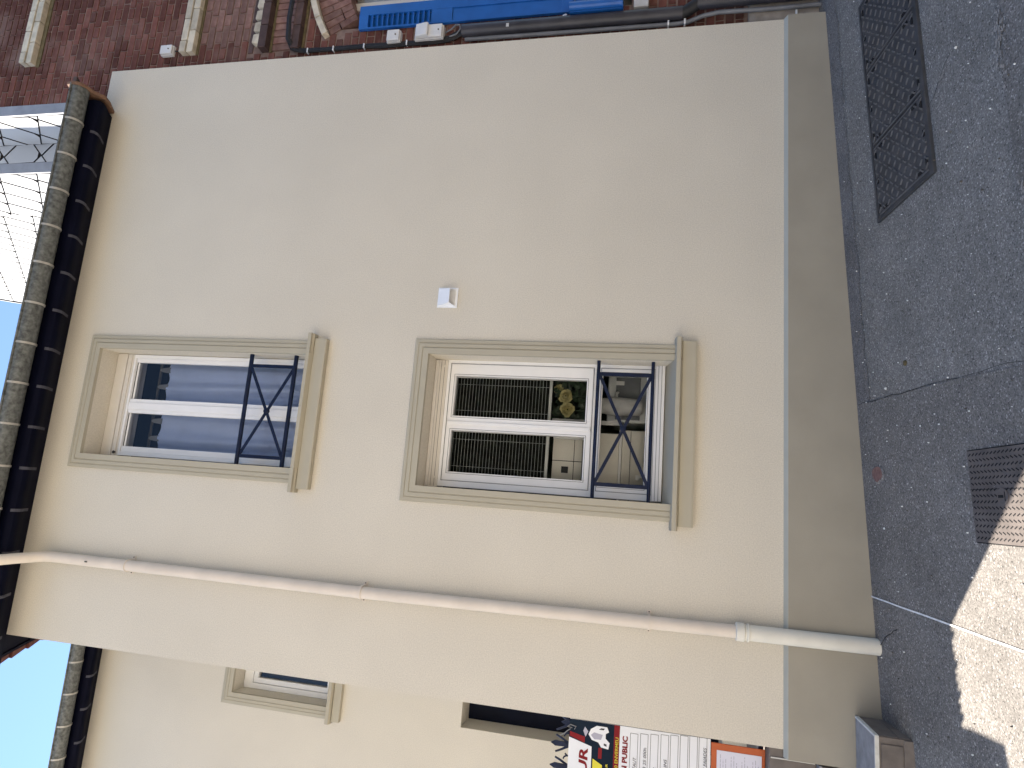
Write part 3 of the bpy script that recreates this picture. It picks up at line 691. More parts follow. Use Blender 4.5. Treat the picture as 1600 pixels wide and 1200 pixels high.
# roses on the inner sill
RO = thing("rose_bouquet", "yellow roses among dark leaves behind the right sash of the lower window", "flowers", (.70, .33, 1.95))
def rose(cx, cy, cz, r):
    b = MB()
    for ring, (rr, n, tilt) in enumerate(((.25, 4, .2), (.5, 5, .55), (.78, 6, .95), (1.0, 7, 1.3))):
        for k in range(n):
            a = 2 * math.pi * (k + .5 * ring) / n + .3 * ring; c = Vector((cx, cy, cz)); nrm = Vector((math.cos(a), 0, math.sin(a))); fw = Vector((0, -1, 0)); tg = Vector((-math.sin(a), 0, math.cos(a)))
            rr_ = rr * random.uniform(.82, 1.12); base = c + nrm * r * rr * .3 + fw * r * (.25 - .2 * rr); tip = c + nrm * r * rr_ + fw * r * (.95 - .75 * rr + random.uniform(-.15, .15)); wd = r * .42 * (0.6 + rr * .5)
            mid = (base + tip) / 2 + nrm * r * .10
            b.face([base - tg * wd * .5, mid - tg * wd, mid + tg * wd, base + tg * wd * .5]); b.face([mid - tg * wd, tip - tg * wd * .55, tip + tg * wd * .55, mid + tg * wd])
    return b.build("rose", 'rose', RO, fix=False)
rose(.775, .34, 2.155, .052); rose(.672, .32, 2.135, .054); rose(.83, .37, 2.215, .036)
b = MB()
for k in range(130):
    c = Vector((random.uniform(.57, .90), random.uniform(.34, .44), random.uniform(1.99, 2.24))); a = random.uniform(0, 6.28); u = Vector((math.cos(a), random.uniform(-.4, .4), math.sin(a))).normalized(); v = u.cross(Vector((0, 1, 0))).normalized(); L = random.uniform(.022, .04)
    b.face([c - u * L, c + v * L * .5, c + u * L, c - v * L * .5])
o = b.build("foliage", 'leaf', RO, fix=False)
b = MB()
for x in (.672, .775): b.tube([(x, .345, 2.11), (x + .01, .36, 1.92)], .004, n=6)
b.build("stem", 'leaf', RO)
b = MB(); b.tube([(.72, .38, 1.60), (.72, .38, 1.62), (.72, .38, 1.80), (.72, .38, 1.955)], [.045, .06, .07, .045], n=18); b.build("vase", 'stone_sill', RO, smooth=True)
# furniture glimpsed through the lower panes
KB = thing("worktop_cabinet", "pale cabinet seen through the bottom glass of the lower window", "cabinet", (.35, .6, .97))
b = MB(); b.box(-.05, .555, .44, .95, .97, 1.735); b.build("carcass", 'room', KB, bevel=.004)
b = MB(); b.box(-.06, .575, .425, .96, 1.737, 1.757); b.build("worktop", 'pvc', KB, bevel=.004)
b = MB(); b.box(.20, .235, .4355, .4395, 1.60, 1.63); b.box(.22, .228, .4355, .4395, 1.56, 1.60); b.build("latch", 'pvc', KB)
b = MB(); b.box(.0, .55, .4365, .4395, 1.672, 1.676); b.build("drawer_gap", 'gasket', KB)
SU = thing("appliance", "grey appliance with white handle behind the right part of the bottom glass", "appliance", (.78, .6, .97))
b = MB(); b.box(.62, .98, .50, 1.0, .97, 1.86); b.build("body", 'appliance', SU, bevel=.012)
b = MB(); b.box(.64, .96, .492, .4995, 1.62, 1.80); b.build("panel", 'grey_pvc', SU, bevel=.003)
b = MB(); b.tube([(.84, .47, 1.78), (.84, .46, 1.79), (.70, .46, 1.795), (.70, .47, 1.785)], .009, n=8); b.build("handle", 'pvc', SU, smooth=True)
b = MB(); b.box(.90, .93, .485, .4915, 1.74, 1.80); b.build("badge", 'pvc', SU)
BD = thing("beige_board", "beige panel with a dark socket behind the left sash below the blind", "board", (.3, .40, 1.9))
b = MB(); b.box(.10, .52, .40, .42, 1.757, 2.235); b.build("panel", 'room', BD)
b = MB(); b.box(.10, .52, .394, .3995, 1.93, 2.02); b.build("batten", 'curtain_head', BD)
b = MB(); b.box(.215, .262, .392, .3995, 2.115, 2.165); b.build("socket", 'gasket', BD, bevel=.002)
b = MB(); b.box(.300, .305, .3965, .3995, 2.02, 2.235); b.box(.10, .52, .3965, .3995, 2.075, 2.079); b.build("joint", 'gasket', BD)
b = MB(); b.box(.46, .475, .35, .38, 1.96, 2.23); b.build("post", 'pvc', BD)
WT = MB(); WT.box(.572, .60, .30, .33, 1.757, 2.24); tag(WT.build("upright_post", 'stone_sill'), "pale upright post indoors beside the roses behind the lower window", "post")

# ------------------------------------------------------------------ brick house on the right
BY = .10
BH = thing("brick_house", "dark red brick house with blue shutter and white slate side wall", "house", (5.5, BY, .5))
BX0, BX1 = 3.292, 9.0
win = (3.83, 5.10, 1.80, 4.30)
b = wall_mb(BX0, BX1, -.6, 11.2, BY + .006, BY + .45, [win]); b.build("mortar_wall", 'mortar', BH, fix=False)
b = MB(); b.box(BX0 + .01, BX1, BY + .47, 7.5, -.6, 11.0); b.build("building_core", 'room', BH)
# gable above (slope of the roof) in slates
def arch_top(x, rad): return 3.06 + math.sqrt(max(0.0, rad * rad - (x - 4.55) ** 2)) if abs(x - 4.55) < rad else -9
BEAM1 = (7.405, 7.545); BAND2 = (5.65, 5.79)
ZONES = [(3.718, BEAM1[0] - .045, BEAM1[1] + .002), (3.70, BAND2[0] - .026, BAND2[1] + .002), (3.665, 4.876, 5.128), (3.668, 4.676, 4.876), (3.648, 4.576, 4.676), (3.745, 1.672, 1.782), (win[0], win[2], win[3])]
def cut(q):
    """clip a brick against the mouldings; [] when nothing is left"""
    out = [q]
    for (xm, za, zb) in ZONES:
        nxt = []
        for (a, c, p, r) in out:
            if c <= xm or r <= za or p >= zb: nxt.append((a, c, p, r)); continue
            if xm - .008 - a > .035: nxt.append((a, xm - .008, p, r))
            a2 = max(a, xm)
            if za - .008 - p > .022: nxt.append((a2, c, p, za - .008))
            if r - zb - .008 > .022: nxt.append((a2, c, zb + .008, r))
        out = nxt
    fin = []
    for (a, c, p, r) in out:
        m_ = (a + c) / 2
        if arch_top(m_, 1.20) < r and p < arch_top(m_, 1.565) and m_ > 3.70 + .0 and 3.9 < r:
            # course running into the arch: keep the piece left of the hood
            lim = 4.55 - math.sqrt(max(0, 1.57 ** 2 - max(0, r - 3.06) ** 2)) if r - 3.06 < 1.57 else 9
            if p > 4.1 and lim - .006 - a > .035: fin.append((a, min(c, lim - .006), p, r))
            elif m_ < 3.80 and p < 4.2: fin.append((a, min(c, 3.80), p, r))
            continue
        fin.append((a, c, p, r))
    return fin
bricks = []
zc = .975; row = 0
while zc < 8.2:
    x = BX0; k = row; first = True
    while x < 4.75:
        L = (.103 if (k % 2 == 0) else .212)
        if first and row % 2: L = .16
        first = False
        bricks += cut((x, x + L, zc, zc + .0565))
        x += L + .0125; k += 1
    zc += .0705; row += 1
camp = Vector((0, -4.3, 1.55))
def in_view(q):
    p = rot.transposed() @ (Vector(((q[0] + q[1]) / 2, BY, (q[2] + q[3]) / 2)) - camp)
    u, v = 600 + 1000 * p.x / p.y, 800 - 1000 * p.z / p.y
    return -10 < u < 1215 and -10 < v < 1610 and q[1] > 3.53 * (4.4 / 4.3) - (.35 if q[2] > 6.2 else 0)
vis = [q for q in bricks if in_view(q)]; rest = [q for q in bricks if not in_view(q)]
vis.sort(key=lambda q: (Vector(((q[0] + q[1]) / 2, BY, (q[2] + q[3]) / 2)) - camp).length - (q[1] - q[0]) * 2)
single, extra = vis[:300], vis[300:]
cache = {}
for q in single:
    L = round(q[1] - q[0], 3); hh = round((q[3] - q[2]) / 2, 4); c = ((q[0] + q[1]) / 2, BY, (q[2] + q[3]) / 2); var_ = random.randrange(3)
    pink = (3.69 < c[0]) and (5.13 < c[2] < 5.62)
    key = (L, hh, pink, var_)
    if key not in cache:
        b = MB(); j = lambda: random.uniform(-.002, .002)
        b.hexa([(-L / 2 + j(), -.002 + j(), -hh + j()), (L / 2 + j(), -.002 + j(), -hh + j()), (L / 2, .05, -hh), (-L / 2, .05, -hh), (-L / 2 + j(), -.002 + j(), hh + j()), (L / 2 + j(), -.002 + j(), hh + j()), (L / 2, .05, hh), (-L / 2, .05, hh)])
        me_o = b.build("brick", 'pink_brick' if pink else 'brick', None, bevel=.0025, origin=(0, 0, 0)); me_o.parent = BH; cache[key] = me_o; o = me_o
    else:
        o = cache[key].copy(); COL.objects.link(o)
    o.location = Vector(c) + Vector((0, random.uniform(-.0025, .0025), 0)) - base_world(BH)
b = MB()
for q in extra + rest: b.box(q[0], q[1], BY - .002 + random.uniform(-.002, .002), BY + .05, q[2], q[3])
o = b.build("brickwork", 'brick', BH, fix=False); o['kind'] = 'stuff'
# plain upper and right-hand courses out of the picture
b = MB(); b.box(4.76, BX1, BY - .001, BY + .011, 4.6, 11.1); b.box(BX0, 4.755, BY - .001, BY + .011, 8.22, 11.1); b.box(5.12, BX1, BY - .001, BY + .011, .95, 4.595); b.build("upper_brickwork", 'brick', BH)
def course(name, m, x0, x1, z0, hgt, L, y0, gap=.008, jit=.004, off=0.0):
    src = None; x = x0; first = True
    while x < x1:
        l = L * (.5 if (first and off) else 1); first = False
        bb = MB(); bb.box(x, x + l, y0 + random.uniform(-jit, jit) * .5, BY + .04, z0 + random.uniform(0, jit), z0 + hgt - random.uniform(0, jit)); bb.build(name, m, BH, bevel=.004); x += l + gap
course("cream_brick", 'cream_brick', 3.718, 4.75, BEAM1[0], .066, .215, BY - .055)
course("cream_brick", 'cream_brick', 3.718, 4.75, BEAM1[0] + .070, .066, .215, BY - .065, off=1)
b = MB(); b.box(3.70, 4.75, BY - .006, BY + .012, BEAM1[0] - .045, BEAM1[0] - .002); b.build("shadow_strip", 'olive', BH)  # painted shadow below the upper cream courses
course("cream_brick", 'cream_brick', 3.70, 4.75, BAND2[0], .066, .215, BY - .045)
course("cream_brick", 'cream_brick', 3.70, 4.75, BAND2[0] + .070, .066, .215, BY - .055, off=1)
b = MB(); b.box(3.695, 4.75, BY - .004, BY + .012, BAND2[0] - .024, BAND2[0] - .002); b.build("shadow_strip", 'olive', BH)  # shadow line of the cream band, painted as an olive strip
# corbelled courses over the window
b = MB(); b.box(3.66, 4.75, BY + .02, BY + .05, 5.062, 5.128); b.build("recess", 'cast_dark', BH)
x = 3.72
while x < 4.7:
    bb = MB(); bb.prism([(x, 4.99), (x + .105, 4.99), (x + .095, 5.055), (x + .012, 5.062)], BY - .05, BY + .04, axis='y'); bb.build("corbel_stone", 'cream_brick', BH, bevel=.008); x += .118
course("dark_brick", 'dark_brick', 3.668, 4.75, 4.905, .078, .215, BY - .070)
course("dark_brick", 'dark_brick', 3.668, 4.75, 5.072, .050, .28, BY - .004, gap=.03)
b = MB(); b.box(3.66, 4.75, BY - .010, BY + .02, 4.880, 4.903); b.build("shadow_strip", 'olive', BH)  # olive strip as the shadow of the dark course
x = 3.672
while x < 4.7:
    bb = MB(); bb.box(x, x + .058, BY - .012 + random.uniform(-.003, .003), BY + .04, 4.685, 4.878); bb.build("soldier_brick", 'pink_brick', BH, bevel=.004); x += .067
course("dark_brick", 'dark_brick', 3.650, 4.75, 4.600, .076, .215, BY - .055)
b = MB(); b.box(3.645, 4.75, BY - .006, BY + .02, 4.578, 4.598); b.build("shadow_strip", 'olive', BH)  # painted shadow edge under the lower dark course
# segmental arch: hood of cream bricks, ring of voussoirs, dark underside
def ring_piece(name, m, a0, a1, r0, r1, y0, y1):
    P = lambda a, r: (4.55 - r * math.sin(a), 3.06 + r * math.cos(a))
    bb = MB(); bb.prism([P(a0, r0), P(a0, r1), P(a1, r1), P(a1, r0)], y0, y1, axis='y'); return bb.build(name, m, BH, bevel=.003)
a = -.2
while a < .50:
    ring_piece("hood_brick", 'cream_brick', a, a + .118, 1.500, 1.552, BY - .055, BY + .04); a += .1245
a = -.2
while a < .53:
    for (r0, r1) in ((1.385, 1.492), (1.215, 1.377)) if int(a * 100) % 2 else ((1.32, 1.492), (1.215, 1.312)):
        ring_piece("arch_brick", 'pink_brick', a, a + .044, r0, r1, BY - .004, BY + .20)
    a += .050
# window of the brick house
b = MB(); b.box(4.12, 4.20, BY + .14, BY + .22, 1.8, 4.28); b.box(4.20, 5.08, BY + .14, BY + .22, 3.42, 3.52); b.box(4.52, 4.60, BY + .14, BY + .22, 1.8, 4.3)
bw = b.build("window", 'cream_pvc', BH, bevel=.004)
pane(4.20, 5.08, 1.8, 4.29, BY + .18, bw)
b = MB(); b.box(4.24, 5.05, BY + .24, BY + .245, 1.8, 4.29); b.build("net_curtain", 'stone_sill', bw)
# shutter folded back, hinged at the window side
SH = MB(); hx, hy = 3.985, BY - .028; ex, ey = 3.778, BY - .012
def sh_pt(t, d): # t 0..1 from hinge to free edge, d = depth towards the street
    vx, vy = ex - hx, ey - hy; L = math.hypot(vx, vy); nx, ny = vy / L, -vx / L
    if ny > 0: nx, ny = -nx, -ny
    return (hx + vx * t + nx * d, hy + vy * t + ny * d)
def sh_box(bm_, t0, t1, z0, z1, d0, d1):
    A, B_, C_, D_ = sh_pt(t0, d1), sh_pt(t1, d1), sh_pt(t1, d0), sh_pt(t0, d0)
    bm_.hexa([(*A, z0), (*B_, z0), (*C_, z0), (*D_, z0), (*A, z1), (*B_, z1), (*C_, z1), (*D_, z1)])
sh_box(SH, 0, .40, 2.25, 4.06, 0, .032); sh_box(SH, .93, 1, 2.25, 4.06, 0, .032); sh_box(SH, .40, .93, 3.98, 4.06, 0, .032); sh_box(SH, .40, .93, 3.24, 3.42, 0, .032); sh_box(SH, .40, .93, 2.25, 2.34, 0, .032); sh_box(SH, .40, .93, 2.34, 3.24, 0.002, .022)
sh = SH.build("shutter", 'blue', BH, bevel=.003)
for k in range(12):
    z = 3.435 + k * .0455; b = MB()
    A, B_ = sh_pt(.40, .028), sh_pt(.93, .028); C_, D_ = sh_pt(.93, .003), sh_pt(.40, .003)
    b.hexa([(*A, z), (*B_, z), (*C_, z + .034), (*D_, z + .034), (*A, z + .008), (*B_, z + .008), (*C_, z + .042), (*D_, z + .042)]); b.build("louvre", 'blue', sh)
b = MB(); sh_box(b, .40, .93, 2.345, 4.0, -.012, -.004); b.build("shutter_back", 'blue', sh)
b = MB(); b.box(3.73, 3.80, BY - .09, BY - .02, 1.86, 2.27); b.tube([(3.762, BY - .11, 1.86), (3.762, BY - .11, 2.27)], .034, n=12)
b.box(3.80, 5.0, BY - .075, BY - .045, 2.16, 2.21); b.box(3.80, 5.0, BY - .075, BY - .045, 1.93, 1.98); b.box(3.80, 5.0, BY - .04, BY - .025, 1.88, 2.24)
b.build("window_box_rail", 'blue', BH, bevel=.004)
b = MB(); b.tube([(3.74, BY - .05, 2.30), (3.72, BY - .06, 2.315), (3.70, BY - .07, 2.31)], [.012, .016, .004], n=8); b.build("shutter_catch", 'white_plastic', BH)
b = MB(); b.box(3.748, 5.1, BY - .07, BY + .06, 1.672, 1.782); b.build("stone_sill", 'stone_sill', BH, bevel=.006)
b = MB(); b.prism([(BY - .035, -.4), (BY - .035, .90), (BY - .020, .945), (BY + .03, .945), (BY + .03, -.4)], 3.53, BX1); b.build("concrete_base", 'concrete', BH, bevel=.006)
# slate-hung side: flashing, flank, chimney breast, rear flank
XW = 3.196; X2 = 2.876; Y1 = .561; Y2 = 1.484
b = MB(); b.box(XW + .012, 3.30, BY + .46, 5.0, 6.5, 10.0); b.box(XW + .012, 3.29, BY + .0, BY + .46, 6.4, 11.2)
gable = [(BY, 6.4), (BY, 11.25), (4.6, 15.9), (6.9, 13.35), (7.6, 12.2), (7.6, 6.4)]
b.prism(gable, XW + .0055, XW + .09); b.box(X2 + .0055, XW + .005, Y1 + .0055, Y2 - .012, 6.9, 16.5)
b.build("flank_wall", 'slate_back', BH)
b = MB(); b.prism([(BY - .10, 11.15), (4.6, 15.98), (7.7, 12.12), (7.7, 12.04), (4.6, 15.90), (BY - .1, 11.07)], XW - .03, BX1); b.build("roof", 'far_roof', BH)
b = MB(); b.box(XW - .006, 3.291, BY - .018, BY + .008, 6.4, 11.1); b.box(X2 - .004, 2.985, Y1 - .010, Y1 + .010, 6.9, 16.5); b.box(X2 - .006, X2 + .010, Y2 - .02, Y2 - .0, 6.9, 16.5); b.build("corner_flashing", 'flashing', BH, bevel=.003)
# diamond slates: clipped lower corner, hung on a 45 degree lattice
HD = .236                       # half diagonal
def slate_mesh(nm):
    g = HD * .975; t = .006; c = .055
    pts = [(-g, 0), (-c, -g + c), (c, -g + c), (g, 0), (0, g)]
    b = MB(); b.prism([(p[0], p[1]) for p in pts], 0, t, axis='y')
    return b
src = {}
slates = []
def lattice(a0, a1, z0, z1, a_ref, z_ref):
    out = []; i0 = int((a0 - a_ref) / HD) - 2; i1 = int((a1 - a_ref) / HD) + 2; k0 = int((z0 - z_ref) / HD) - 2; k1 = int((z1 - z_ref) / HD) + 2
    for i in range(i0, i1):
        for k in range(k0, k1):
            if (i + k) % 2: continue
            a, z = a_ref + i * HD, z_ref + k * HD
            if a + HD > a0 and a - HD < a1 and z + HD > z0 and z - HD < z1: out.append((a, z))
    return out
def clip_poly(poly, a0, a1, z0, z1, top=None):
    def cl(pp, f, inter):
        out = []
        for i in range(len(pp)):
            p, q = pp[i], pp[(i + 1) % len(pp)]
            fp, fq = f(p), f(q)
            if fp >= 0: out.append(p)
            if (fp >= 0) != (fq >= 0):
                s = fp / (fp - fq); out.append((p[0] + (q[0] - p[0]) * s, p[1] + (q[1] - p[1]) * s))
        return out
    for f in (lambda p: p[0] - a0, lambda p: a1 - p[0], lambda p: p[1] - z0, lambda p: z1 - p[1]):
        poly = cl(poly, f, None)
        if len(poly) < 3: return []
    if top:
        poly = cl(poly, lambda p: top(p[0]) - p[1], None)
    return poly
def hang(plane, a0, a1, z0, z1, a_ref, z_ref, c, top=None):
    g = HD * .968; cc = .03
    for (a, z) in lattice(a0, a1, z0, z1, a_ref, z_ref):
        poly = clip_poly([(a - g, z), (a - cc, z - g + cc), (a + cc, z - g + cc), (a + g, z), (a, z + g)], a0, a1, z0, z1, top)
        if len(poly) < 3: continue
        b = MB()
        j = random.uniform(0, .003)
        b.prism(poly, c - .007 - j, c + .005, axis=plane)
        n_ = len(poly)
        for q in range(n_):                       # hung with the lower corner proud of the course below
            out = c - .003 - j * .3 - .007 * (1 - (poly[q][1] - z) / g); v = b.v[q]
            b.v[q] = (out, v[1], v[2]) if plane == 'x' else (v[0], out, v[2])
        for q in range(2, len(b.mi)): b.mi[q] = 1  # edge faces get the dark tone as painted shade
        slates.append((z, b))
hang('x', BY + .01, Y1 - .012, 6.9, 9.2, .16, 7.55, XW)
hang('y', 2.987, XW - .012, 7.2, 9.2, 3.06, 7.85 + .06, Y1)
hang('x', Y1 + .012, Y2 - .022, 7.4, 11.0, .93, 8.30, X2)
gt = lambda y: 15.9 - 1.09 * (y - 4.6) if y > 4.6 else 99
hang('x', Y2 + .01, 7.0, 9.0, 15.5, 1.9, 9.6, XW, top=gt)
for z, b in slates[:290]: b.build("slate", ['slate', 'slate_back'], BH)
b2 = MB()
for z, b in slates[290:]:
    i = len(b2.v); b2.v += b.v; b2.f += [tuple(q + i for q in f) for f in b.f]; b2.mi += b.mi
if b2.v: o = b2.build("far_slates", ['slate', 'slate_back'], BH); o['kind'] = 'stuff'

# fixtures on the brick wall
def jbox(lab, x0, x1, z0, z1, y0, y1, hood=False):
    t = thing("junction_box", lab, "electrical box", ((x0 + x1) / 2, BY, z0), "plastic electrical boxes on the brick wall")
    b = MB(); b.box(x0, x1, y0 + .018, y1, z0, z1); b.build("back", 'grey_plastic', t, bevel=.004)
    b = MB()
    if hood: b.prism([(y0 - .035, z1 - .10), (y0 - .02, z1 - .02), (y0 + .017, z1 - .004), (y0 + .017, z0 + .006), (y0 - .005, z0 + .006), (y0 - .005, z1 - .13), (y0 - .035, z1 - .125)], x0 + .004, x1 - .004)
    else: b.box(x0 + .004, x1 - .004, y0 - .004, y0 + .0178, z0 + .004, z1 - .004)
    c = b.build("lid", 'grey_plastic', t, bevel=.007)
    b = MB(); b.tube([((x0 + x1) / 2, y0 - .010, z0 + .035), ((x0 + x1) / 2, y0 - .004, z0 + .035)], .006, n=8); b.build("lid_screw", 'dark_slot', t)
    return t
jbox("small white box high on the red brickwork beside the pale string course", 3.692, 3.786, 5.862, 5.988, BY - .05, BY)
jbox("plain grey box left of the blue shutter louvres, above the hooded box", 3.632, 3.738, 3.675, 3.792, BY - .06, BY)
jbox("hooded grey box left of the blue shutter, just above the black conduit", 3.628, 3.748, 3.300, 3.545, BY - .07, BY, hood=True)
t = MB(); t.tube([(3.735, BY - .02, 5.855), (3.738, BY - .012, 5.83), (3.74, BY - .010, 5.80)], .005, n=8); tag(t.build("short_cable", 'cable'), "short thin cable under the small white box on the brick wall", "cable")
CBL = thing("cable_bundle", "black cable bundle looping across the brickwork along the edge of the beige wall", "cable", (3.63, BY, 4.6))
for k, (dx, dz, r) in enumerate(((0, 0, .012), (.014, .012, .009), (-.010, .018, .008), (.022, -.012, .007))):
    wob = [random.uniform(-.006, .006) for _ in range(30)]
    path = [(4.9, BY - .085, 4.69 + dz), (4.16, BY - .085, 4.692 + dz), (3.91, BY - .085, 4.697 + dz), (3.72, BY - .075, 4.686 + dz), (3.655 + dx, BY - .035, 4.655 + dz), (3.632 + dx, BY - .02, 4.58), (3.628 + dx + wob[0], BY - .016, 4.3), (3.63 + dx + wob[1], BY - .016, 4.0), (3.622 + dx + wob[2], BY - .016, 3.83), (3.625 + dx + wob[3], BY - .016, 3.6), (3.620 + dx + wob[4], BY - .016, 3.4), (3.630 + dx * 1.5, BY - .02, 3.26), (3.655 + dx * 2, BY - .025, 3.19), (3.67, BY - .04, 3.10)]
    pts = []
    for p, q in zip(path, path[1:]):
        for s in range(4): pts.append(tuple(Vector(p).lerp(Vector(q), s / 4)))
    b = MB(); b.tube(pts, r, n=8); b.build("cable", 'cable', CBL, smooth=True)
b = MB(); pts = [(3.69, BY - .03, 3.29), (3.70, BY - .045, 3.24), (3.735, BY - .05, 3.20), (3.735, BY - .05, 3.165), (3.70, BY - .045, 3.16), (3.66, BY - .04, 3.19), (3.645, BY - .035, 3.25)]
b.tube(pts, .006, n=8); b.build("cable_loop", 'grey_pvc', CBL, smooth=True)
for z in (4.52, 4.28, 4.0, 3.62):
    b = MB(); b.box(3.608, 3.652, BY - .034, BY - .002, z - .005, z + .005); b.build("cable_clip", 'white_plastic', CBL, bevel=.002)
CO = thing("conduit_pipe", "thick dark grey conduit running down beside the beige wall to the pavement", "conduit", (3.68, BY, .45))
b = MB(); b.tube([(3.672, BY - .052, 3.135), (3.672, BY - .052, 1.42)], .050, n=18); b.build("upper_pipe", 'black_pvc', CO, smooth=True)
b = MB(); b.tube([(3.672, BY - .052, 1.445), (3.675, BY - .056, 1.40), (3.700, BY - .078, 1.34), (3.722, BY - .090, 1.29)], [.046, .044, .044, .046], n=16); b.build("cable_sleeve", 'cable', CO, smooth=True)
b = MB(); b.tube([(3.722, BY - .092, 1.315), (3.735, BY - .092, .30)], .054, n=18); b.build("lower_pipe", 'black_pvc', CO, smooth=True)
b = MB()
b.box(3.640, 3.668, BY - .1035, BY - .098, 2.742, 2.764); b.build("sticker", 'stone_sill', CO)
CP = thing("slim_conduit", "slim mid grey conduit between the beige wall and the thick dark conduit", "conduit", (3.62, BY, .45))
b = MB(); pts = [(3.612, BY - .030, 3.115), (3.606, BY - .030, 2.4), (3.602, BY - .030, 1.47), (3.606, BY - .034, 1.38), (3.632, BY - .055, 1.27), (3.646, BY - .062, 1.16), (3.640, BY - .062, .8), (3.645, BY - .062, .36)]
b.tube(pts, .0165, n=12); b.build("pipe", 'grey_pvc', CP, smooth=True)
b = MB()
for z in (1.52, 1.40, .62): b.box(3.582, 3.628, BY - .05, BY - .004, z - .006, z + .006)
b.build("pipe_clip", 'white_plastic', CP)
b = MB(); b.tube([(3.647, BY - .062, .455), (3.648, BY - .062, .44)], [.026, .028], n=12); b.build("end_collar", 'cream_brick', CP)

# ------------------------------------------------------------------ courtyard house on the left
LY = 2.2
LH = thing("courtyard_house", "beige rendered wing set back in the courtyard at the lower left", "house", (-2.4, LY, .4))
LW = (-2.212, -1.46, 4.62, 5.72); LD = (-2.215, -1.44, .80, 3.225)
wall_mb(-3.42, -1.3145, .1, 7.5, LY, LY + .35, [LW, LD]).build("wall", 'plaster', LH, fix=False)
b = MB(); b.box(-3.42, -3.12, LY + .35, LY + 4.5, .1, 7.45); b.build("side_wall", 'plaster', LH)
b = MB(); rows = []
prof = [(0, .0), (0, -.030), (.040, -.030), (.044, -.021), (.048, -.021), (.050, -.026), (.074, -.026), (.078, -.017), (.082, -.017), (.084, -.021), (.118, -.015), (.122, .0)]
for (u, y) in prof: rows.append([(LW[0] - u, LY + y, 4.58), (LW[0] - u, LY + y, LW[3] + u), (LW[1] + u, LY + y, LW[3] + u), (LW[1] + u, LY + y, 4.58)])
b.sheet(rows); b.build("window_surround", 'trim', LH)
b = MB(); b.prism([(LY - .085, 4.575), (LY - .085, 4.610), (LY + .18, 4.66), (LY + .18, 4.56), (LY - .003, 4.56), (LY - .06, 4.565)], -2.355, -1.3145)
b.prism([(LY - .05, 4.478), (LY - .05, 4.557), (LY - .003, 4.560), (LY - .003, 4.478)], -2.335, -1.3155); b.build("window_sill", 'trim', LH)
b = MB(); rect_frame(b, LW[0] + .003, LW[1] - .003, 4.64, 5.715, .055, LY + .17, LY + .24, tt=.10); lw = b.build("window", 'pvc', LH, bevel=.003)
b = MB(); rect_frame(b, LW[0] + .062, LW[1] - .062, 4.70, 5.61, .05, LY + .18, LY + .235); b.build("sash", 'pvc', lw, bevel=.004)
pane(LW[0] + .11, LW[1] - .11, 4.75, 5.56, LY + .21, lw)
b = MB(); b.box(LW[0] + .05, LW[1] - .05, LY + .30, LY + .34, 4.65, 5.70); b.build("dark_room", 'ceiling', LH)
b = MB(); b.box(LD[0] + .002, LD[1] - .002, LY + .28, LY + .34, .80, 3.223); b.build("door", 'door', LH)
eaves(LH, -3.60, -1.3145, LY, 1.105, [-3.2 + .33 * k for k in range(6)], brackets=[-3.3 + .315 * k for k in range(7)], gx1=-1.65)
b = MB(); b.prism([(LY - .37, 7.47), (LY + 2.3, 8.75), (LY + 4.8, 7.5), (LY + 4.8, 7.43), (LY + 2.3, 8.67), (LY - .37, 7.43)], -3.6, -1.66); b.build("roof", 'roof_tile', LH)

# ------------------------------------------------------------------ gate, banner, notice, steps
GT = thing("iron_gate", "navy wrought iron gate with spear finials, partly hidden by a banner", "gate", (-1.65, .15, .6))
for z in (.80, 1.20, 1.88):
    b = MB(); b.box(-1.93, -1.315, .138, .162, z, z + .03); b.build("rail", 'iron', GT, bevel=.002)
b = MB(); b.box(-1.345, -1.314, .130, .170, .5, 1.95); b.box(-1.94, -1.905, .130, .170, .5, 1.98); b.build("posts", 'iron', GT)
for k, x in enumerate((-1.388, -1.518, -1.650, -1.780, -1.88)):
    b = MB(); b.box(x - .008, x + .008, .143, .157, .62, 1.96); br = b.build("picket", 'iron', GT)
    b = MB(); zt = 2.090 if k else 2.03
    b.hexa([(x - .010, .14, 1.95), (x + .010, .14, 1.95), (x + .010, .16, 1.95), (x - .010, .16, 1.95), (x - .016, .144, zt - .03), (x + .016, .144, zt - .03), (x + .016, .156, zt - .03), (x - .016, .156, zt - .03)])
    b.hexa([(x - .016, .144, zt - .03), (x + .016, .144, zt - .03), (x + .016, .156, zt - .03), (x - .016, .156, zt - .03), (x - .002, .149, zt), (x + .002, .149, zt), (x + .002, .151, zt), (x - .002, .151, zt)])
    b.build("spear_finial", 'iron', br)
    for sg in (-1, 1):
        b = MB(); b.tube([(x + sg * .006, .15, 1.965), (x + sg * .020, .15, 1.995), (x + sg * .036, .15, 2.025), (x + sg * .050, .15, 2.058)], [.0075, .0075, .007, .006], n=7); b.build("finial_leaf", 'iron', br)
    b = MB(); b.tube([(x + .066, .15, 1.955), (x + .066, .15, 1.985), (x + .058, .15, 2.0), (x + .046, .15, 2.005)], .005, n=6); b.tube([(x + .066, .15, 1.98), (x + .078, .15, 1.996)], .005, n=6); b.build("scroll", 'iron', br)
TW = MB()
b = TW; b.tube([(-1.405, .118, 1.955), (-1.398, .112, 1.985), (-1.385, .113, 1.965), (-1.392, .110, 1.93), (-1.41, .112, 1.94)], .0032, n=6); b.tube([(-1.46, .125, 2.03), (-1.44, .113, 2.0), (-1.425, .113, 1.985), (-1.41, .112, 1.965)], .003, n=6)
tag(TW.build("fixing_wire", 'grey_pvc'), "twisted pale wire tying the banner corner to the gate", "wire")

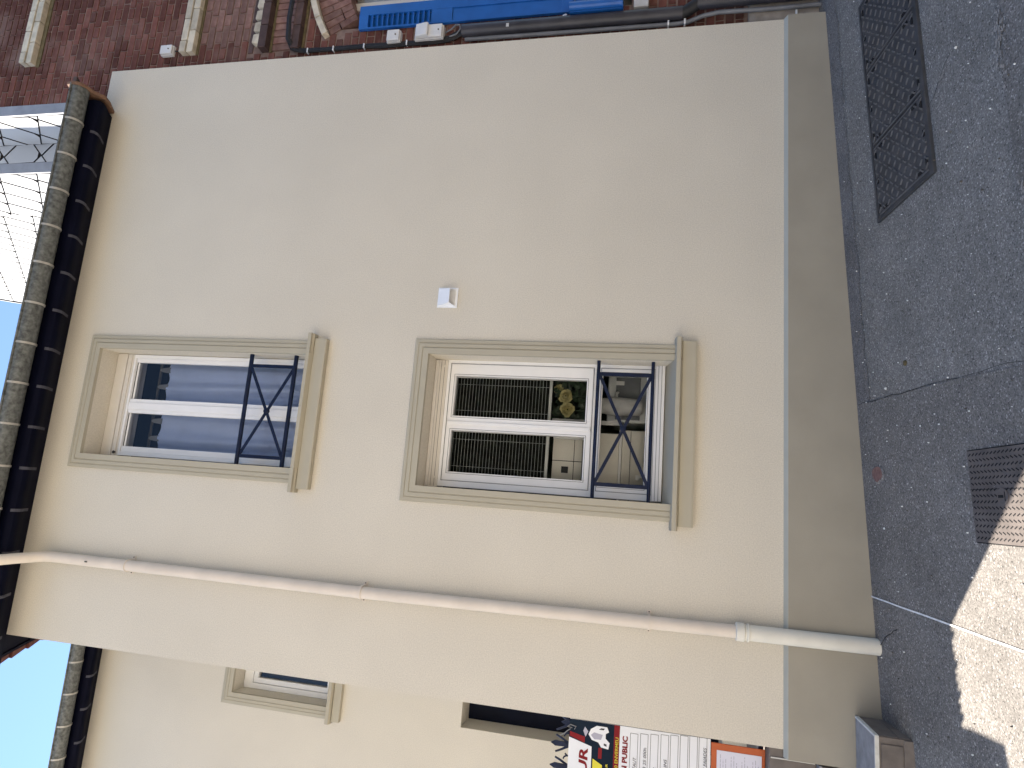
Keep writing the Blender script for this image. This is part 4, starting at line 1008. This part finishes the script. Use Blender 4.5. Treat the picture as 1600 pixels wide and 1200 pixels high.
BN = thing("building_site_banner", "printed building site banner with red lettering and empty boxes tied to the gate", "banner", (-1.6, .12, 1.1))
BYY = .12
b = MB(); b.box(-2.62, -1.352, BYY, BYY + .006, 1.108, 1.972); b.build("panel", 'banner_white', BN)
def flat(name, pts, m, lift):
    b = MB(); b.face([(x, BYY - lift, z) for x, z in pts]); return b.build(name, m, BN, fix=False)
flat("navy_header", [(-2.62, 1.690), (-1.352, 1.690), (-1.352, 1.972), (-2.62, 1.972)], 'banner_navy', .0008)
flat("red_strip", [(-2.62, 1.655), (-1.352, 1.655), (-1.352, 1.690), (-2.62, 1.690)], 'banner_red', .0008)
flat("white_flash", [(-2.55, 1.972), (-1.459, 1.972), (-1.498, 1.827), (-2.55, 1.812)], 'banner_white', .0014)
flat("red_flash", [(-1.452, 1.968), (-1.425, 1.968), (-1.446, 1.872), (-1.482, 1.872)], 'banner_red', .0020)
flat("yellow_flash", [(-2.3, 1.817), (-1.566, 1.817), (-1.596, 1.757), (-2.3, 1.757)], 'banner_yellow', .0020)
text_mesh("UR", -1.511, 1.848, .056, BYY - .0026, 'banner_red', BN, width=.150, shear=.12, bold=.035, align='RIGHT')
text_mesh("76630 ENVERMEU", -1.423, 1.661, .020, BYY - .0026, 'banner_yellow', BN, width=.235, bold=.004, align='RIGHT')
text_mesh("N PUBLIC", -1.408, 1.604, .033, BYY - .0020, 'banner_red', BN, width=.205, bold=.04, align='RIGHT')
text_mesh("EUR", -1.585, 1.722, .014, BYY - .0020, 'banner_yellow', BN, bold=.02, align='RIGHT')
# little drawing of a house model in the header
flat("house_drawing", [(-1.395, 1.836), (-1.372, 1.800), (-1.372, 1.735), (-1.400, 1.722), (-1.412, 1.742), (-1.440, 1.742), (-1.462, 1.716), (-1.500, 1.722), (-1.494, 1.768), (-1.468, 1.786), (-1.458, 1.828), (-1.428, 1.850)], 'banner_white', .0020)
flat("drawing_shade", [(-1.412, 1.815), (-1.430, 1.835), (-1.452, 1.812), (-1.450, 1.770), (-1.420, 1.760)], 'pale_ink', .0026)
flat("drawing_window", [(-1.392, 1.786), (-1.382, 1.772), (-1.382, 1.748), (-1.393, 1.757)], 'ink', .0026)
flat("drawing_window", [(-1.468, 1.752), (-1.480, 1.752), (-1.486, 1.734), (-1.472, 1.734)], 'ink', .0026)
flat("drawing_roof", [(-1.412, 1.852), (-1.386, 1.874), (-1.412, 1.884), (-1.446, 1.868)], 'pale_ink', .0022)
flat("red_label", [(-1.560, 1.784), (-1.497, 1.784), (-1.497, 1.762), (-1.560, 1.762)], 'banner_red', .0028)
zr = [1.590, 1.528, 1.466, 1.404, 1.346, 1.288, 1.232, 1.176]
for k, z in enumerate(zr):
    xr = -1.384 + .006 * k; h = .048; tk = .0022
    b = MB(); yy = BYY - .0016
    for (a, c, p, q) in ((-2.5, xr, z - tk, z), (-2.5, xr, z - h, z - h + tk), (xr - tk, xr, z - h, z)): b.face([(a, yy, p), (c, yy, p), (c, yy, q), (a, yy, q)])
    b.build("form_box", 'ink', BN, fix=False)
text_mesh("FAUT", -1.521, 1.549, .020, BYY - .0022, 'ink', BN, align='RIGHT', shear=.15, width=.066, name='handwriting')
text_mesh("B 25 000h", -1.457, 1.489, .018, BYY - .0022, 'ink', BN, align='RIGHT', shear=.2, width=.125, name='handwriting')
text_mesh("S", -1.560, 1.424, .020, BYY - .0022, 'ink', BN, align='RIGHT', shear=.2, name='handwriting')
text_mesh("GAINS", -1.505, 1.364, .019, BYY - .0022, 'ink', BN, align='RIGHT', shear=.2, width=.085, name='handwriting')
text_mesh("S FAIADES", -1.405, 1.131, .018, BYY - .0022, 'ink', BN, align='RIGHT', shear=.2, width=.125, name='handwriting')

NT = thing("permit_notice", "orange framed paper notice below the building site banner", "notice", (-1.5, .11, .8))
b = MB(); b.box(-1.72, -1.366, .112, .122, .795, 1.104); b.build("orange_board", 'orange', NT, bevel=.002)
b = MB(); b.box(-1.69, -1.404, .1095, .112, .814, 1.072); b.build("paper", 'paper', NT)
b = MB()
for k in range(15):
    z = 1.052 - k * .0155; x1 = -1.42 - random.uniform(0, .05) - (.06 if k in (3, 7, 11) else 0); x = -1.68
    while x < x1:
        L = random.uniform(.01, .035)
        b.face([(x, .1090, z - .0035), (min(x + L, x1), .1090, z - .0035), (min(x + L, x1), .1090, z), (x, .1090, z)]); x += L + .005
b.build("print_lines", 'pale_ink', NT, fix=False)

ST = thing("entrance_steps", "stone entrance steps in front of the gate at the left end of the plinth", "steps", (-1.6, -.2, .15))
b = MB(); b.box(-2.4, -1.072, -.362, -.0415, -.1, .318); b.build("riser_core", 'step', ST)
b = MB(); b.box(-2.4, -1.069, -.366, -.0415, .3185, .337); b.build("tread_slab", 'step_top', ST, bevel=.003)
b = MB(); b.box(-1.076, -1.0655, -.3685, -.0418, .3195, .3395); b.box(-2.4, -1.0768, -.3685, -.358, .3195, .3395); b.build("cement_edge", 'step_edge', ST)
for k in range(6):
    for j in range(2):
        x1 = -1.074 - k * .135 - (.03 if j else 0); b = MB(); b.box(x1 - .128, x1, -.368, -.3622, .10 + j * .105, .20 + j * .108); b.build("facing_tile", 'step', ST, bevel=.002)
for j in range(2):
    b = MB(); b.box(-1.0718, -1.0665, -.355, -.20, .12 + j * .10, .216 + j * .098); b.build("facing_tile", 'step', ST, bevel=.002)
    b = MB(); b.box(-1.0718, -1.0665, -.196, -.044, .12 + j * .10, .216 + j * .098); b.build("facing_tile", 'step', ST, bevel=.002)
b = MB(); b.box(-2.4, -1.362, -.040, .60, .1, .512); b.box(-2.6, -1.33, .6005, 2.15, .1, .60); b.build("upper_step", 'step', ST, bevel=.003)
b = MB(); b.box(-2.4, -1.360, -.043, .60, .5125, .530); b.build("upper_tread", 'step_top', ST, bevel=.003)
b = MB(); b.box(-1.955, -1.3135, .02, .40, .531, .79); b.build("stone_threshold", 'step', ST, bevel=.006)
b = MB(); b.box(-1.372, -1.366, .0135, .0195, .54, .78); b.build("cement_edge", 'step_edge', ST)
GP = MB(); GP.prism([(-1.955, .0), (-1.955, 2.06), (-2.15, 2.48), (-2.40, 2.52), (-3.1, 2.52), (-3.1, .0)], .10, .32, axis='y')  # unseen; outline shaped to cast the shouldered shadow on the pavement
tag(GP.build("shadow_pier", 'plaster'), "unseen rendered pier left of the iron gate, sloping shoulder shaped for its shadow", "pier")

# ------------------------------------------------------------------ across the street (seen in the window panes; houses added and toned to bounce daylight)
def added_street_house(x0, x1, h, label, cols, y=-9.0, m='far_wall'):
    o = thing("added_street_house", label, "house", ((x0 + x1) / 2, y, -.2), "added houses across the street")
    ops = []
    for k in range(cols):
        x = x0 + (x1 - x0) * (k + .5) / cols
        ops += [(x - .5, x + .5, .9, 2.5)] + ([(x - .5, x + .5, 3.6, 5.2)] if h > 5.6 else [])
    wall_mb(x0, x1, -1.6, h, y - .35, y, ops).build("wall", m, o, fix=False)
    b = MB(); b.box(x0 + .05, x1 - .05, y - .45, y - .40, -1.5, h - .05); b.build("dark_rooms", 'ceiling', o)
    for (a, c, p, q) in ops:
        f = MB(); rect_frame(f, a, c, p, q, .07, y - .22, y - .15); w_ = f.build("window", 'pvc', o); pane(a + .07, c - .07, p + .07, q - .07, y - .19, w_)
    b = MB(); b.prism([(y + .35, h - .1), (y - 3.6, h + 2.4), (y - 7.5, h - .1), (y - 7.4, h - .25), (y - 3.6, h + 2.2), (y + .33, h - .22)], x0 - .2, x1 + .2); b.build("roof", 'far_roof', o)
added_street_house(-30, -16, 7.4, "long white house added across the street to bounce daylight, farthest left of the row", 4)
added_street_house(-15.5, -1.0, 8.6, "tall white house added across the street to bounce daylight, facing the downpipe", 4)
added_street_house(6.5, 20, 6.0, "dark brick house added across the street to lessen bounce, right of the hedge", 4, m='dark_brick')
GW = MB(); GW.box(-.8, 6.4, -9.3, -9.0, -1.4, 1.1)
tag(GW.build("garden_wall", 'far_wall'), "low pale garden wall under the hedge across the street", "wall")
b = MB()
for k in range(9000):
    x = random.uniform(-.9, 6.5); d = random.betavariate(1.1, 3) * 1.3; top = 8.6 + .5 * math.sin(x * .9) + .3 * math.sin(x * 2.3 + 1); z = -.2 + (top + .2) * random.random() ** .8
    c = Vector((x, -9.7 - d, z)); u = Vector((random.gauss(0, 1), random.gauss(0, .6), random.gauss(0, 1))).normalized(); v = u.orthogonal().normalized(); L = random.uniform(.07, .14)
    b.face([c - u * L, c + v * L * .6, c + u * L, c - v * L * .6])
hd = b.build("hedge", 'hedge', None, fix=False); tag(hd, "tall dark evergreen hedge behind the garden wall across the street", "hedge")
b = MB(); b.box(-.9, 6.5, -11.6, -11.0, -1, 8.0); x = b.build("inner_growth", 'hedge', hd)
